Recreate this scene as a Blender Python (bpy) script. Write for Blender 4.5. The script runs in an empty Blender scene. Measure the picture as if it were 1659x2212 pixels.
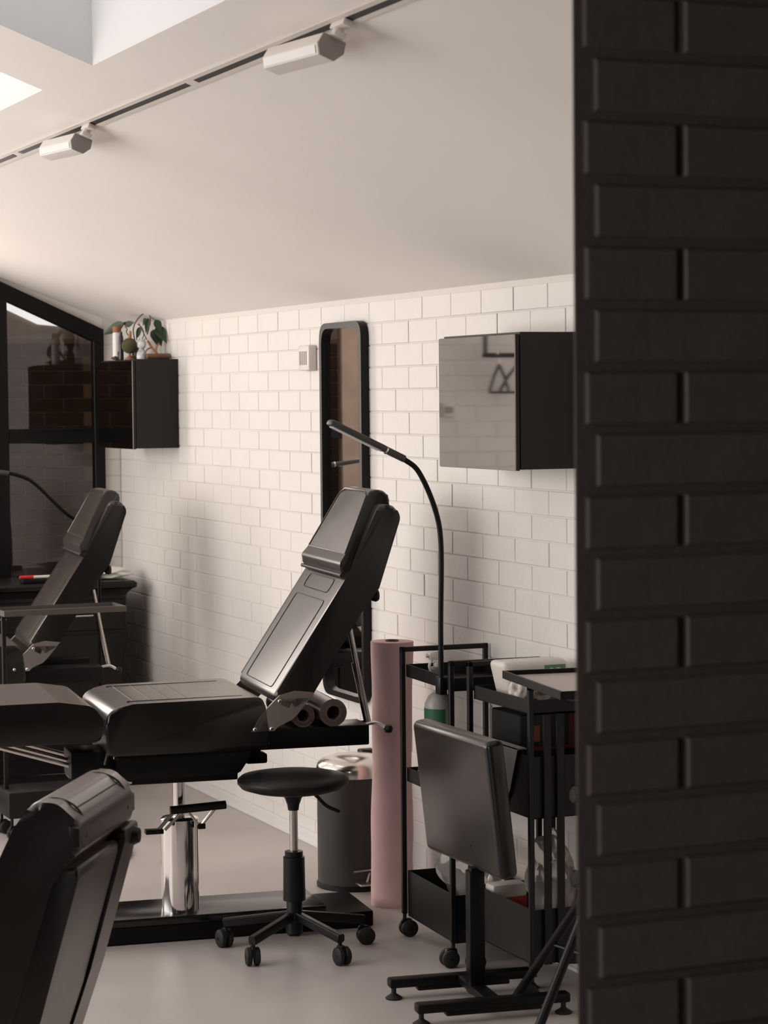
import bpy, bmesh, math, random
from mathutils import Vector, Matrix
random.seed(7)
sc = bpy.context.scene
COL = sc.collection
PI = math.pi

# ------------------------------------------------------------------ camera
cam_d = bpy.data.cameras.new('camera')
cam = bpy.data.objects.new('camera', cam_d)
COL.objects.link(cam)
sc.camera = cam
CAM = Vector((0.0, -3.0818, 1.65))
_a, _p, _r = math.radians(23.0), math.radians(2.84), 0.0095
_fw = Vector((-math.cos(_a)*math.cos(_p), math.sin(_a)*math.cos(_p), -math.sin(_p)))
_ri = Vector((math.sin(_a), math.cos(_a), 0.0))
_up = _ri.cross(_fw)
_ri2 = _ri*math.cos(_r) - _up*math.sin(_r)
_up2 = _ri*math.sin(_r) + _up*math.cos(_r)
_m = Matrix((_ri2, _up2, -_fw)).transposed().to_4x4()
_m.translation = CAM
cam.matrix_world = _m
cam_d.sensor_fit = 'HORIZONTAL'
cam_d.sensor_width = 36.0
cam_d.lens = 36.0*5000/1659
cam_d.clip_end = 100
cam_d.dof.use_dof = True
cam_d.dof.focus_distance = 7.0
cam_d.dof.aperture_fstop = 11.0

# ------------------------------------------------------------------ world, light, exposure
world = bpy.data.worlds.new('sky')
sc.world = world
world.use_nodes = True
bg = world.node_tree.nodes['Background']
bg.inputs[0].default_value = (0.86, 0.92, 1.0, 1)
bg.inputs[1].default_value = 0.6
sc.view_settings.view_transform = 'Standard'
sc.view_settings.look = 'None'
sc.view_settings.gamma = 1.0
sc.view_settings.use_curve_mapping = False
sc.view_settings.exposure = -0.06
sc.cycles.max_bounces = 9
sc.cycles.diffuse_bounces = 5
sc.cycles.glossy_bounces = 6
sc.cycles.transmission_bounces = 8
sc.cycles.transparent_max_bounces = 12
sc.cycles.use_denoising = True

# roof lights (daylight falls through the four shafts cut in the sloping ceiling)
SKY_X = [(-9.9, -8.4), (-7.9, -6.42), (-5.91, -4.43)]
SKY_Y = (-2.50, -1.389)
SKY_TOP = 3.45
SKY_POWER = 8.0
def area_light(name, loc, sx, sy, power, color=(1, 0.94, 0.88), rot=(0, 0, 0)):
    d = bpy.data.lights.new(name, 'AREA')
    d.shape = 'RECTANGLE'; d.size = sx; d.size_y = sy
    d.energy = power; d.color = color
    o = bpy.data.objects.new(name, d); COL.objects.link(o)
    o.location = loc; o.rotation_euler = rot
    return o
for (x0, x1) in SKY_X:
    area_light('skylight_daylight', ((x0+x1)/2, sum(SKY_Y)/2, SKY_TOP-0.02), x1-x0-0.02, SKY_Y[1]-SKY_Y[0]-0.02, SKY_POWER, (0.97, 0.98, 1.0))
# tall windows in the front wall, left of the view, and an added light in the dark room
WINS = [(-10.25, -8.35), (-8.25, -6.35), (-6.25, -5.25)]
for (x0, x1) in WINS:
    area_light('window_daylight', ((x0+x1)/2, -4.57, 1.7), x1-x0-0.02, 2.0, (30.5 if x1 < -6 else 44.0)*(x1-x0), (1, 0.95, 0.905), (PI/2, 0, 0))
area_light('dark_room_added_light', (-0.9, -4.57, 1.7), 1.0, 1.2, 62.0, (1, 0.92, 0.87), (PI/2, 0, 0))  # added to brighten the dark brick face, no known source
# added unseen light beyond the glass partition, brightens the bed leather
area_light('end_wall_added_light', (-10.36, -1.587, 1.735), 1.56, 0.69, 32.0, (1, 0.89, 0.81), (0, -PI/2, 0))
# roof light of the neighbouring room behind the black glazed partition
area_light('neighbour_daylight', (-11.45, -1.3, 2.95), 0.5, 1.6, 11.0)

# ------------------------------------------------------------------ materials
MATS = {}
def mat(name, base, rough=0.5, metal=0.0, spec=0.5, noise=0.0, nscale=8.0, bump=0.0, bscale=60.0,
        coat=0.0, trans=0.0, ior=1.45, alpha=1.0, emit=None, sheen=0.0, rvar=0.0, mottled=None):
    m = bpy.data.materials.new(name); m.use_nodes = True
    nt = m.node_tree; b = nt.nodes['Principled BSDF']
    b.inputs['Base Color'].default_value = (*base, 1)
    b.inputs['Roughness'].default_value = rough
    b.inputs['Metallic'].default_value = metal
    b.inputs['Specular IOR Level'].default_value = spec
    b.inputs['IOR'].default_value = ior
    b.inputs['Coat Weight'].default_value = coat; b.inputs['Coat Roughness'].default_value = 0.22
    b.inputs['Transmission Weight'].default_value = trans
    b.inputs['Alpha'].default_value = alpha
    b.inputs['Sheen Weight'].default_value = sheen; b.inputs['Sheen Roughness'].default_value = 0.45; b.inputs['Sheen Tint'].default_value = (1.0, 0.80, 0.70, 1)
    if emit:
        b.inputs['Emission Color'].default_value = (*emit[0], 1)
        b.inputs['Emission Strength'].default_value = emit[1]
    if noise > 0 or bump > 0 or rvar > 0:
        tc = nt.nodes.new('ShaderNodeTexCoord')
    if noise > 0:
        n = nt.nodes.new('ShaderNodeTexNoise'); n.inputs['Scale'].default_value = nscale
        n.inputs['Detail'].default_value = 5
        nt.links.new(tc.outputs['Object'], n.inputs['Vector'])
        r = nt.nodes.new('ShaderNodeValToRGB')
        lo = mottled if mottled else tuple(max(0, c*(1-noise)) for c in base)
        hi = tuple(min(1, c*(1+noise)) for c in base)
        r.color_ramp.elements[0].color = (*lo, 1); r.color_ramp.elements[0].position = 0.3
        r.color_ramp.elements[1].color = (*hi, 1); r.color_ramp.elements[1].position = 0.7
        nt.links.new(n.outputs['Fac'], r.inputs['Fac'])
        nt.links.new(r.outputs['Color'], b.inputs['Base Color'])
    if rvar > 0:
        n2 = nt.nodes.new('ShaderNodeTexNoise'); n2.inputs['Scale'].default_value = nscale*0.7
        nt.links.new(tc.outputs['Object'], n2.inputs['Vector'])
        mr = nt.nodes.new('ShaderNodeMapRange')
        mr.inputs['To Min'].default_value = rough-rvar; mr.inputs['To Max'].default_value = rough+rvar
        nt.links.new(n2.outputs['Fac'], mr.inputs['Value'])
        nt.links.new(mr.outputs['Result'], b.inputs['Roughness'])
    if bump > 0:
        n3 = nt.nodes.new('ShaderNodeTexNoise'); n3.inputs['Scale'].default_value = bscale
        n3.inputs['Detail'].default_value = 4
        nt.links.new(tc.outputs['Object'], n3.inputs['Vector'])
        bp = nt.nodes.new('ShaderNodeBump'); bp.inputs['Strength'].default_value = bump
        bp.inputs['Distance'].default_value = 0.004
        nt.links.new(n3.outputs['Fac'], bp.inputs['Height'])
        nt.links.new(bp.outputs['Normal'], b.inputs['Normal'])
    MATS[name] = m
    return m

WHITE = (0.735, 0.705, 0.675)
mat('white_brick', WHITE, 0.55, noise=0.03, nscale=3, bump=0.25, bscale=45)
mat('white_mortar', (0.69, 0.655, 0.625), 0.7, bump=0.3, bscale=90)
mat('ceiling_paint', (0.83, 0.785, 0.75), 0.85, noise=0.015, nscale=2)
mat('shaft_paint', (0.68, 0.67, 0.665), 0.8)
mat('white_trim', (0.75, 0.73, 0.715), 0.45)
mat('floor_vinyl', (0.47, 0.425, 0.405), 0.42, noise=0.07, nscale=2.6, bump=0.04, bscale=30, rvar=0.06)
mat('dark_brick', (0.060, 0.050, 0.046), 0.62, noise=0.12, nscale=9, bump=0.25, bscale=70)
mat('dark_mortar', (0.050, 0.040, 0.036), 0.8, bump=0.3, bscale=90)
mat('neighbour_brick', (0.070, 0.030, 0.020), 0.7, noise=0.25, nscale=6, bump=0.3)
mat('neighbour_mortar', (0.26, 0.14, 0.085), 0.8)
mat('grey_plaster', (0.22, 0.20, 0.19), 0.8)
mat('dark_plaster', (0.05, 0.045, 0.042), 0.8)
mat('leather', (0.0018, 0.0015, 0.0015), 0.30, spec=0.5, coat=0.35, sheen=0.13, bump=0.10, bscale=220, rvar=0.04, nscale=12)
mat('leather_seam', (0.006, 0.005, 0.005), 0.5)
mat('leather_side', (0.005, 0.0045, 0.0045), 0.45, spec=0.4, bump=0.10, bscale=220)
mat('black_plastic', (0.0035, 0.0033, 0.0033), 0.42, spec=0.4)
mat('black_metal', (0.0030, 0.0027, 0.0027), 0.42, spec=0.28)
mat('black_gloss', (0.010, 0.009, 0.009), 0.18, spec=0.6)
mat('cart_metal', (0.0055, 0.005, 0.005), 0.46, spec=0.4)
mat('rubber', (0.012, 0.012, 0.012), 0.65)
mat('chrome', (0.82, 0.80, 0.78), 0.10, metal=1.0)
mat('steel', (0.62, 0.58, 0.55), 0.28, metal=1.0)
mat('mirror_glass', (0.80, 0.78, 0.76), 0.012, metal=1.0)
mat('smoked_mirror', (0.33, 0.31, 0.30), 0.03, metal=1.0)
mat('cabinet_black', (0.012, 0.011, 0.011), 0.5, spec=0.35)
mat('window_glass', (0.95, 0.97, 0.97), 0.0, trans=1.0, ior=1.45)
mat('clear_plastic', (0.85, 0.85, 0.84), 0.12, trans=0.85, ior=1.35)
mat('bag_plastic', (0.88, 0.85, 0.83), 0.16, trans=0.82, ior=1.12)
mat('film_roll', (0.10, 0.072, 0.066), 0.22, spec=0.6, coat=0.4)
mat('card_core', (0.10, 0.065, 0.05), 0.8)
mat('pink_paper', (0.70, 0.46, 0.46), 0.8, noise=0.05, nscale=14, bump=0.35, bscale=18)
mat('steel_lid', (0.74, 0.70, 0.66), 0.20, metal=1.0)
mat('bin_grey', (0.045, 0.042, 0.043), 0.42, spec=0.5)
mat('green_label', (0.02, 0.10, 0.045), 0.55)
mat('white_plastic', (0.70, 0.66, 0.63), 0.4)
mat('packet_white', (0.66, 0.61, 0.57), 0.38, noise=0.05, nscale=30)
mat('packet_green', (0.10, 0.26, 0.15), 0.4)
mat('packet_red', (0.45, 0.05, 0.045), 0.45)
mat('brown_cloth', (0.085, 0.065, 0.055), 0.85, noise=0.1, nscale=20)
mat('dark_red', (0.10, 0.012, 0.010), 0.6)
mat('orange_print', (0.22, 0.06, 0.02), 0.6)
mat('grey_film', (0.30, 0.29, 0.285), 0.35)
mat('dark_tray', (0.085, 0.070, 0.062), 0.38)
mat('tray_top', (0.42, 0.365, 0.34), 0.4)
mat('sideboard_black', (0.007, 0.006, 0.006), 0.35, spec=0.4)
mat('cloth_white', (0.74, 0.73, 0.66), 0.9, bump=0.4, bscale=30)
mat('red_pen', (0.55, 0.03, 0.03), 0.4)
mat('timber', (0.34, 0.25, 0.195), 0.6, noise=0.15, nscale=10)
mat('leaf', (0.018, 0.042, 0.016), 0.42, noise=0.25, nscale=18)
mat('stem', (0.11, 0.07, 0.04), 0.6)
mat('driftwood', (0.38, 0.17, 0.09), 0.75, noise=0.25, nscale=20)
mat('bark', (0.16, 0.085, 0.05), 0.85, noise=0.3, nscale=25, bump=0.5, bscale=60)
mat('moss', (0.085, 0.075, 0.035), 0.9, noise=0.35, nscale=30, bump=0.6, bscale=70)
mat('cork', (0.30, 0.14, 0.08), 0.9, noise=0.2, nscale=40)
mat('milk_glass', (0.74, 0.71, 0.68), 0.25)
mat('dark_glass', (0.03, 0.03, 0.04), 0.2)
mat('glazed', (0.55, 0.55, 0.58), 0.3, noise=0.9, nscale=38, mottled=(0.05, 0.06, 0.09))
mat('lamp_white', (0.70, 0.65, 0.61), 0.45)
mat('lamp_grey', (0.30, 0.27, 0.255), 0.45)
mat('slot_dark', (0.035, 0.033, 0.033), 0.5)
mat('lamp_head', (0.055, 0.050, 0.050), 0.42)
mat('diffuser', (0.55, 0.52, 0.50), 0.5)
mat('sky_pane', (0.9, 0.9, 0.9), 0.4, emit=((1.0, 0.96, 0.93), 0.85))
mat('cable', (0.012, 0.011, 0.011), 0.5)

# ------------------------------------------------------------------ helpers
def tag(o, label, cat, group=None):
    o['label'] = label; o['category'] = cat
    if group: o['group'] = group
    return o
def struct(o, label=None):
    o['kind'] = 'structure'
    if label: o['label'] = label
    return o
def empty(name, loc=(0, 0, 0), rz=0.0):
    o = bpy.data.objects.new(name, None); COL.objects.link(o)
    o.empty_display_size = 0.05
    o.location = loc; o.rotation_euler = (0, 0, rz)
    return o
def obj(name, bm, m, parent=None, smooth=True, angle=38.0, loc=None, rot=None):
    me = bpy.data.meshes.new(name)
    bmesh.ops.recalc_face_normals(bm, faces=bm.faces[:])
    bm.to_mesh(me); bm.free()
    if smooth:
        me.shade_smooth(); me.set_sharp_from_angle(angle=math.radians(angle))
    me.materials.append(MATS[m])
    o = bpy.data.objects.new(name, me); COL.objects.link(o)
    if parent: o.parent = parent
    if loc is not None: o.location = loc
    if rot is not None: o.rotation_euler = rot
    return o
def link_mesh(name, me, parent, loc, rot=None, scale=None):
    o = bpy.data.objects.new(name, me); COL.objects.link(o)
    o.parent = parent; o.location = loc
    if rot: o.rotation_euler = rot
    if scale: o.scale = scale
    return o
def B(): return bmesh.new()
def merge(dst, src):
    me = bpy.data.meshes.new('tmp'); src.to_mesh(me); src.free()
    dst.from_mesh(me); bpy.data.meshes.remove(me)
def box(bm, lo, hi, r=0.0, seg=2, M=None):
    t = bmesh.new()
    c = [(lo[i]+hi[i])/2 for i in range(3)]; s = [abs(hi[i]-lo[i]) for i in range(3)]
    bmesh.ops.create_cube(t, size=1.0, matrix=Matrix.Translation(c) @ Matrix.Diagonal((*s, 1)))
    if r > 0:
        r = min(r, min(s)*0.49)
        bmesh.ops.bevel(t, geom=t.edges[:], offset=r, segments=seg, profile=0.5, affect='EDGES')
    if M is not None: bmesh.ops.transform(t, matrix=M, verts=t.verts[:])
    merge(bm, t); return bm
def tube(bm, pts, r, n=10, cap=True, radii=None):
    pts = [Vector(p) for p in pts]
    rings = []
    prev = None
    for i, p in enumerate(pts):
        if i == 0: d = pts[1]-pts[0]
        elif i == len(pts)-1: d = pts[-1]-pts[-2]
        else: d = (pts[i+1]-p).normalized() + (p-pts[i-1]).normalized()
        d.normalize()
        if prev is None:
            a = Vector((0, 0, 1)) if abs(d.z) < 0.9 else Vector((1, 0, 0))
            x = d.cross(a).normalized()
        else:
            x = (prev - d*prev.dot(d)).normalized()
        prev = x
        y = d.cross(x)
        rr = radii[i] if radii else r
        rings.append([bm.verts.new(p + (x*math.cos(2*PI*k/n) + y*math.sin(2*PI*k/n))*rr) for k in range(n)])
    for a, b in zip(rings, rings[1:]):
        for k in range(n):
            bm.faces.new((a[k], a[(k+1) % n], b[(k+1) % n], b[k]))
    if cap:
        bm.faces.new(rings[0][::-1]); bm.faces.new(rings[-1])
    return bm
def lathe(bm, prof, n=32, M=None, cap0=True, cap1=True):
    t = bmesh.new(); rings = []
    for r, z in prof:
        if r <= 1e-6: rings.append([t.verts.new((0, 0, z))])
        else: rings.append([t.verts.new((r*math.cos(2*PI*k/n), r*math.sin(2*PI*k/n), z)) for k in range(n)])
    for a, b in zip(rings, rings[1:]):
        for k in range(n):
            if len(a) == 1 and len(b) == 1: continue
            if len(a) == 1: t.faces.new((a[0], b[(k+1) % n], b[k]))
            elif len(b) == 1: t.faces.new((a[k], a[(k+1) % n], b[0]))
            else: t.faces.new((a[k], a[(k+1) % n], b[(k+1) % n], b[k]))
    if cap0 and len(rings[0]) > 1: t.faces.new(rings[0][::-1])
    if cap1 and len(rings[-1]) > 1: t.faces.new(rings[-1])
    if M is not None: bmesh.ops.transform(t, matrix=M, verts=t.verts[:])
    merge(bm, t); return bm
def fillet(poly, rad, seg=5):
    out = []; n = len(poly)
    if not isinstance(rad, (list, tuple)): rad = [rad]*n
    for i in range(n):
        p = Vector(poly[i]); a = Vector(poly[i-1]); b = Vector(poly[(i+1) % n]); r = rad[i]
        if r <= 0: out.append(tuple(p)); continue
        da = (a-p); db = (b-p); la, lb = da.length, db.length
        da.normalize(); db.normalize()
        ang = da.angle(db)
        t = min(r/math.tan(ang/2), la*0.48, lb*0.48)
        s, e = p+da*t, p+db*t
        for k in range(seg+1):
            u = k/seg
            q = (1-u)**2*s + 2*u*(1-u)*p + u*u*e
            out.append(tuple(q))
    return out
def prism(bm, poly, x0, x1, r=0.0, seg=3, taper=None, M=None):
    """poly: (y,z) outline, extruded along x from x0 to x1; rims rounded by r."""
    t = bmesh.new()
    cx = (x0+x1)/2
    def X(x, y, z):
        return cx + (x-cx)*(taper(y, z) if taper else 1.0)
    A = [t.verts.new((X(x0, y, z), y, z)) for y, z in poly]
    Bv = [t.verts.new((X(x1, y, z), y, z)) for y, z in poly]
    n = len(poly)
    for k in range(n):
        t.faces.new((A[k], A[(k+1) % n], Bv[(k+1) % n], Bv[k]))
    fa = t.faces.new(A[::-1]); fb = t.faces.new(Bv)
    if r > 0:
        ed = list(set(fa.edges[:] + fb.edges[:]))
        bmesh.ops.bevel(t, geom=ed, offset=r, segments=seg, profile=0.5, affect='EDGES', clamp_overlap=True)
    if M is not None: bmesh.ops.transform(t, matrix=M, verts=t.verts[:])
    merge(bm, t); return bm
def arc(pts, n=8):
    """smooth Catmull-Rom through points"""
    P = [Vector(p) for p in pts]; P = [P[0]*2-P[1]] + P + [P[-1]*2-P[-2]]
    out = []
    for i in range(1, len(P)-2):
        for k in range(n):
            u = k/n
            out.append(0.5*((2*P[i]) + (P[i+1]-P[i-1])*u + (2*P[i-1]-5*P[i]+4*P[i+1]-P[i+2])*u*u + (3*P[i]-P[i-1]-3*P[i+1]+P[i+2])*u**3))
    out.append(P[-2]); return out
def copy_tree(o, parent=None):
    c = o.copy(); COL.objects.link(c); c.parent = parent
    for ch in o.children: copy_tree(ch, c)
    return c
def Rx(a): return Matrix.Rotation(a, 4, 'X')
def Ry(a): return Matrix.Rotation(a, 4, 'Y')
def Rz(a): return Matrix.Rotation(a, 4, 'Z')
def T(x, y, z): return Matrix.Translation((x, y, z))

# ------------------------------------------------------------------ setting
XL = -10.38          # left wall plane
XD = -2.514          # face of the dark dividing wall
YF = -4.6            # front wall
def quad_obj(name, quads, m, parent=None):
    bm = B()
    for q in quads: bm.faces.new([bm.verts.new(v) for v in q])
    return obj(name, bm, m, parent, smooth=False)

bm = B(); box(bm, (-13.0, YF-0.1, -0.06), (1.6, 0.12, 0.0))
struct(obj('floor', bm, 'floor_vinyl', smooth=False), 'smooth grey beige floor')

def zc(y): return 1.995 - 0.38*y if y > -2.6 else 1.995+0.38*2.6
# ceiling with four shafts
xs = [XL-0.02] + [v for p in SKY_X for v in p] + [XD-0.05]
ys = [0.02, SKY_Y[1], SKY_Y[0], -2.6, YF-0.02]
quads = []
for i in range(len(xs)-1):
    for j in range(len(ys)-1):
        if i % 2 == 1 and j == 1: continue
        quads.append(((xs[i], ys[j], zc(ys[j])), (xs[i+1], ys[j], zc(ys[j])), (xs[i+1], ys[j+1], zc(ys[j+1])), (xs[i], ys[j+1], zc(ys[j+1]))))
ceil = struct(quad_obj('ceiling', quads, 'ceiling_paint'), 'off white sloping ceiling cut by roof light shafts')
for (x0, x1) in SKY_X:
    y1, y0 = SKY_Y[1], SKY_Y[0]; t = SKY_TOP
    q = [((x0, y1, zc(y1)), (x1, y1, zc(y1)), (x1, y1, t), (x0, y1, t)),
         ((x0, y0, zc(y0)), (x1, y0, zc(y0)), (x1, y0, t), (x0, y0, t)),
         ((x0, y0, zc(y0)), (x0, y1, zc(y1)), (x0, y1, t), (x0, y0, t)),
         ((x1, y0, zc(y0)), (x1, y1, zc(y1)), (x1, y1, t), (x1, y0, t))]
    quad_obj('skylight_shaft', q, 'shaft_paint', ceil)

# --- brick mesh: chamfered slip, lies in the x-z plane and faces -y
def brick_mesh(name, w, h, d, ch, m):
    bm = B()
    def ring(i, y): return [bm.verts.new(v) for v in ((i, y, i), (w-i, y, i), (w-i, y, h-i), (i, y, h-i))]
    a = ring(0, 0.0); b = ring(0, -(d-ch)); c = ring(ch, -d)
    for p, q in ((a, b), (b, c)):
        for k in range(4): bm.faces.new((p[k], p[(k+1) % 4], q[(k+1) % 4], q[k]))
    bm.faces.new(c)
    bmesh.ops.recalc_face_normals(bm, faces=bm.faces[:])
    me = bpy.data.meshes.new(name); bm.to_mesh(me); bm.free()
    me.materials.append(MATS[m]); return me
def brick_into(bm, M, w, h, d, ch):
    def ring(i, y): return [bm.verts.new(M @ Vector(v)) for v in ((i, y, i), (w-i, y, i), (w-i, y, h-i), (i, y, h-i))]
    b = ring(0, 0.0); c = ring(ch, -d)
    for k in range(4): bm.faces.new((b[k], b[(k+1) % 4], c[(k+1) % 4], c[k]))
    bm.faces.new(c)

# back wall: white painted brick, stretcher bond
bm = B(); box(bm, (XL-0.1, 0.0, -0.05), (1.5, 0.1, 3.2))
wall_back = struct(obj('wall_back', bm, 'white_mortar', smooth=False), 'white painted brick wall under the sloping ceiling')
CH, MODX, J = 0.0757, 0.2245, 0.0045
me_b = brick_mesh('brick', MODX-J, CH-J, 0.0027, 0.0016, 'white_brick')
stuff = B(); cand = []
z0 = 1.300 - 17*CH
row = 0
z = z0
while z < 1.99:
    off = -6.47 + (0.0 if (row % 2 == 1) else MODX/2)
    k0 = math.floor((XL-off)/MODX)
    k = k0
    while off + k*MODX < -2.75:
        x = off + k*MODX
        xa, xb = max(x, XL+0.003), min(x+MODX-J, -2.72)
        za, zb = max(z, 0.002), min(z+CH-J, 1.993)
        if xb-xa > 0.02 and zb-za > 0.012:
            full = (xb-xa) > MODX-J-1e-4 and (zb-za) > CH-J-1e-4
            cand.append((x, z, xa, xb, za, zb, full))
        k += 1
    z += CH; row += 1
vis = sorted([c for c in cand if c[6] and c[0] < -5.62 and 0.10 < c[1]], key=lambda c: -c[0])[:300]
viss = set((c[0], c[1]) for c in vis)
for c in cand:
    dy = random.uniform(-0.0008, 0.0006)
    if (c[0], c[1]) in viss:
        link_mesh('brick', me_b, wall_back, (c[0], dy, c[1]), rot=(random.uniform(-.004, .004), 0, random.uniform(-.003, .003)))
    else:
        brick_into(stuff, T(c[2], dy, c[4]), c[3]-c[2], c[5]-c[4], 0.0027, 0.0016)
o = obj('brickwork', stuff, 'white_brick', wall_back, smooth=False); o['kind'] = 'stuff'

# baseboard
bm = B(); box(bm, (XL+0.01, -0.022, 0.0), (-2.75, -0.0005, 0.045), 0.006)
box(bm, (XL+0.01, -0.03, 0.0), (-2.75, -0.0005, 0.012), 0.003)
struct(obj('baseboard_back', bm, 'white_trim'), 'low white skirting along the brick wall')

# left wall: white brick beside and beyond the glazed partition
PY0, PY1, PYW = -1.22, -0.083, -1.95        # partition span in y, then the added window opening up to PYW
bm = B()
box(bm, (XL-0.1, PY1, -0.05), (XL, 0.0, 2.6))
box(bm, (XL-0.1, YF, -0.05), (XL, PYW, 3.1)); box(bm, (XL-0.1, PYW, -0.05), (XL, PY0, 0.92))
wall_left = struct(obj('wall_left', bm, 'white_mortar', smooth=False), 'white painted brick wall at the far end of the room')
stuff = B()
row = 0; z = z0
while z < 2.95:
    y = YF + (0.0 if row % 2 else MODX/2)
    while y < PYW-0.03:
        M = T(XL, y+MODX-J, max(z, 0.0)) @ Rz(-PI/2) @ Matrix.Identity(4)
        M = Matrix(((0, -1, 0, XL), (1, 0, 0, y), (0, 0, 1, max(z, 0)), (0, 0, 0, 1)))
        w = min(MODX-J, PYW-0.004-y)
        if w > 0.02: brick_into(stuff, M, w, CH-J, 0.0027, 0.0016)
        y += MODX
    M = Matrix(((0, -1, 0, XL), (1, 0, 0, PY1+0.004), (0, 0, 1, max(z, 0)), (0, 0, 0, 1)))
    if z < 1.95: brick_into(stuff, M, -PY1-0.008, CH-J, 0.0027, 0.0016)
    z += CH; row += 1
o = obj('brickwork', stuff, 'white_brick', wall_left, smooth=False); o['kind'] = 'stuff'

# front wall (beside the camera's left, seen only in reflections)
bm = B(); box(bm, (XL-0.1, YF-0.1, -0.05), (XD, YF, 3.1))
struct(obj('wall_front', bm, 'grey_plaster', smooth=False), 'dark wall opposite the white brick wall')

for i, (x0, x1) in enumerate(WINS + [(-1.4, -0.4)]):  # the last frame surrounds the added light of the dark room
    w = empty('window_%d' % (i+2), ((x0+x1)/2, YF, 0)); struct(w, 'tall window in the wall opposite the brick wall')
    h = (x1-x0)/2; bm = B()
    for (a, b) in (((-h-.06, 0, .75), (-h, .05, 2.65)), ((h, 0, .75), (h+.06, .05, 2.65)), ((-h-.06, 0, .72), (h+.06, .07, .78)), ((-h-.06, 0, 2.6), (h+.06, .05, 2.66)), ((-.02, .035, .78), (.02, .05, 2.6))): box(bm, a, b)
    obj('window_frame', bm, 'white_trim', w, smooth=False)

# dividing wall of dark brick, in front of the camera on the right
E0 = -1.748
poly = [(XD, E0-0.011), (XD, 0.0), (XD-0.11, 0.0), (XD-0.11, E0+0.055), (XD-0.004, E0-0.0105)]
bm = B()
lo = [bm.verts.new((x, y, -0.05)) for x, y in poly]; hi = [bm.verts.new((x, y, 3.1)) for x, y in poly]
for k in range(5): bm.faces.new((lo[k], lo[(k+1) % 5], hi[(k+1) % 5], hi[k]))
bm.faces.new(lo); bm.faces.new(hi)
wall_div = struct(obj('wall_right', bm, 'dark_mortar', smooth=False), 'dark painted brick wall end standing close to the camera')
bm = B(); box(bm, (XD-0.11, YF, -0.05), (XD, -3.4, 3.1)); box(bm, (XD-0.11, -3.4, 2.75), (XD, E0, 3.1))
obj('wall_section', bm, 'dark_plaster', wall_div, smooth=False)
DM, DC, DJ = 0.262, 0.0762, 0.0125
me_d = brick_mesh('brick', DM-DJ, DC-DJ, 0.008, 0.0026, 'dark_brick')
me_dh = brick_mesh('brick', 0.128, DC-DJ, 0.008, 0.0026, 'dark_brick')
stuff = B()
def face_x(x, y, z):   # local x -> world y, local -y -> world +x
    return Matrix(((0, -1, 0, x), (1, 0, 0, y), (0, 0, 1, z), (0, 0, 0, 1)))
nrow = 0
for k in range(-30, 14):
    z = 1.989 + k*DC + DJ/2
    if z < -0.03: continue
    start = (k % 2 == 0)
    items = []
    y = E0+0.015 if start else E0
    if not start: items.append((y, 0.128, me_dh)); y += 0.128+DJ
    while y + DM-DJ < -0.05: items.append((y, DM-DJ, me_d)); y += DM
    for (yy, w, me) in items:
        dx = random.uniform(-0.0015, 0.0015)
        if 0.75 < z < 2.25 and yy < -1.2:
            o = link_mesh('brick', me, wall_div, (XD+dx, yy, z), rot=(0, 0, PI/2 + random.uniform(-.006, .006)))
        else:
            brick_into(stuff, face_x(XD, yy, z), w, DC-DJ, 0.010, 0.004)
o = obj('brickwork', stuff, 'dark_brick', wall_div, smooth=False); o['kind'] = 'stuff'

# the dark room the camera stands in
bm = B()
box(bm, (1.5, YF-0.1, -0.05), (1.6, 0.1, 3.2))
box(bm, (XD, YF-0.1, -0.05), (1.6, YF, 3.2))
box(bm, (XD, YF-0.1, 2.7), (1.6, 0.1, 2.8))
box(bm, (XD+0.002, -0.02, -0.05), (1.6, -0.001, 3.2))
struct(obj('wall_dark_room', bm, 'dark_plaster', smooth=False), 'dark walls of the room behind the camera')

# --- glazed black partition in the left wall
win = empty('window_1', (XL, 0, 0)); struct(win, 'black framed glass partition following the ceiling slope')
def zt(y): return 1.974 - 0.4495*(y+0.083)    # top edge of the frame
def frame_piece(name, poly, x0=-0.03, x1=0.03, m='black_metal'):
    bm = B(); prism(bm, poly, x0, x1, 0.002, 1); return obj(name, bm, m, win, smooth=False)
bw = 0.075
frame_piece('frame_top', [(PY1, zt(PY1)), (PY0, zt(PY0)), (PY0, zt(PY0)-bw), (PY1, zt(PY1)-bw)])
mull = [(-0.132, -0.083), (-0.612, -0.535), (PY0, -1.13)]
for i, (a, b) in enumerate(mull):
    frame_piece('mullion', [(a, 0.0), (b, 0.0), (b, zt(b)-0.004), (a, zt(a)-0.004)], -0.028, 0.028, 'timber' if i == 2 else 'black_metal')
for (r0, r1) in ((1.455, 1.52), (0.0, 0.06), (0.78, 0.83)):
    for (m0, m1) in zip(mull, mull[1:]):
        frame_piece('rail', [(m1[1], r0), (m0[0], r0), (m0[0], r1), (m1[1], r1)], -0.022, 0.024)
for (m0, m1) in zip(mull, mull[1:]):
    a, b = m1[1], m0[0]
    for (r0, r1) in ((0.06, 0.78), (0.83, 1.455), (1.52, None)):
        poly = [(a, r0), (b, r0), (b, (zt(b)-bw) if r1 is None else r1), (a, (zt(a)-bw) if r1 is None else r1)]
        bm = B(); prism(bm, poly, -0.003, 0.003); obj('pane', bm, 'window_glass', win, smooth=False)

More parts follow.
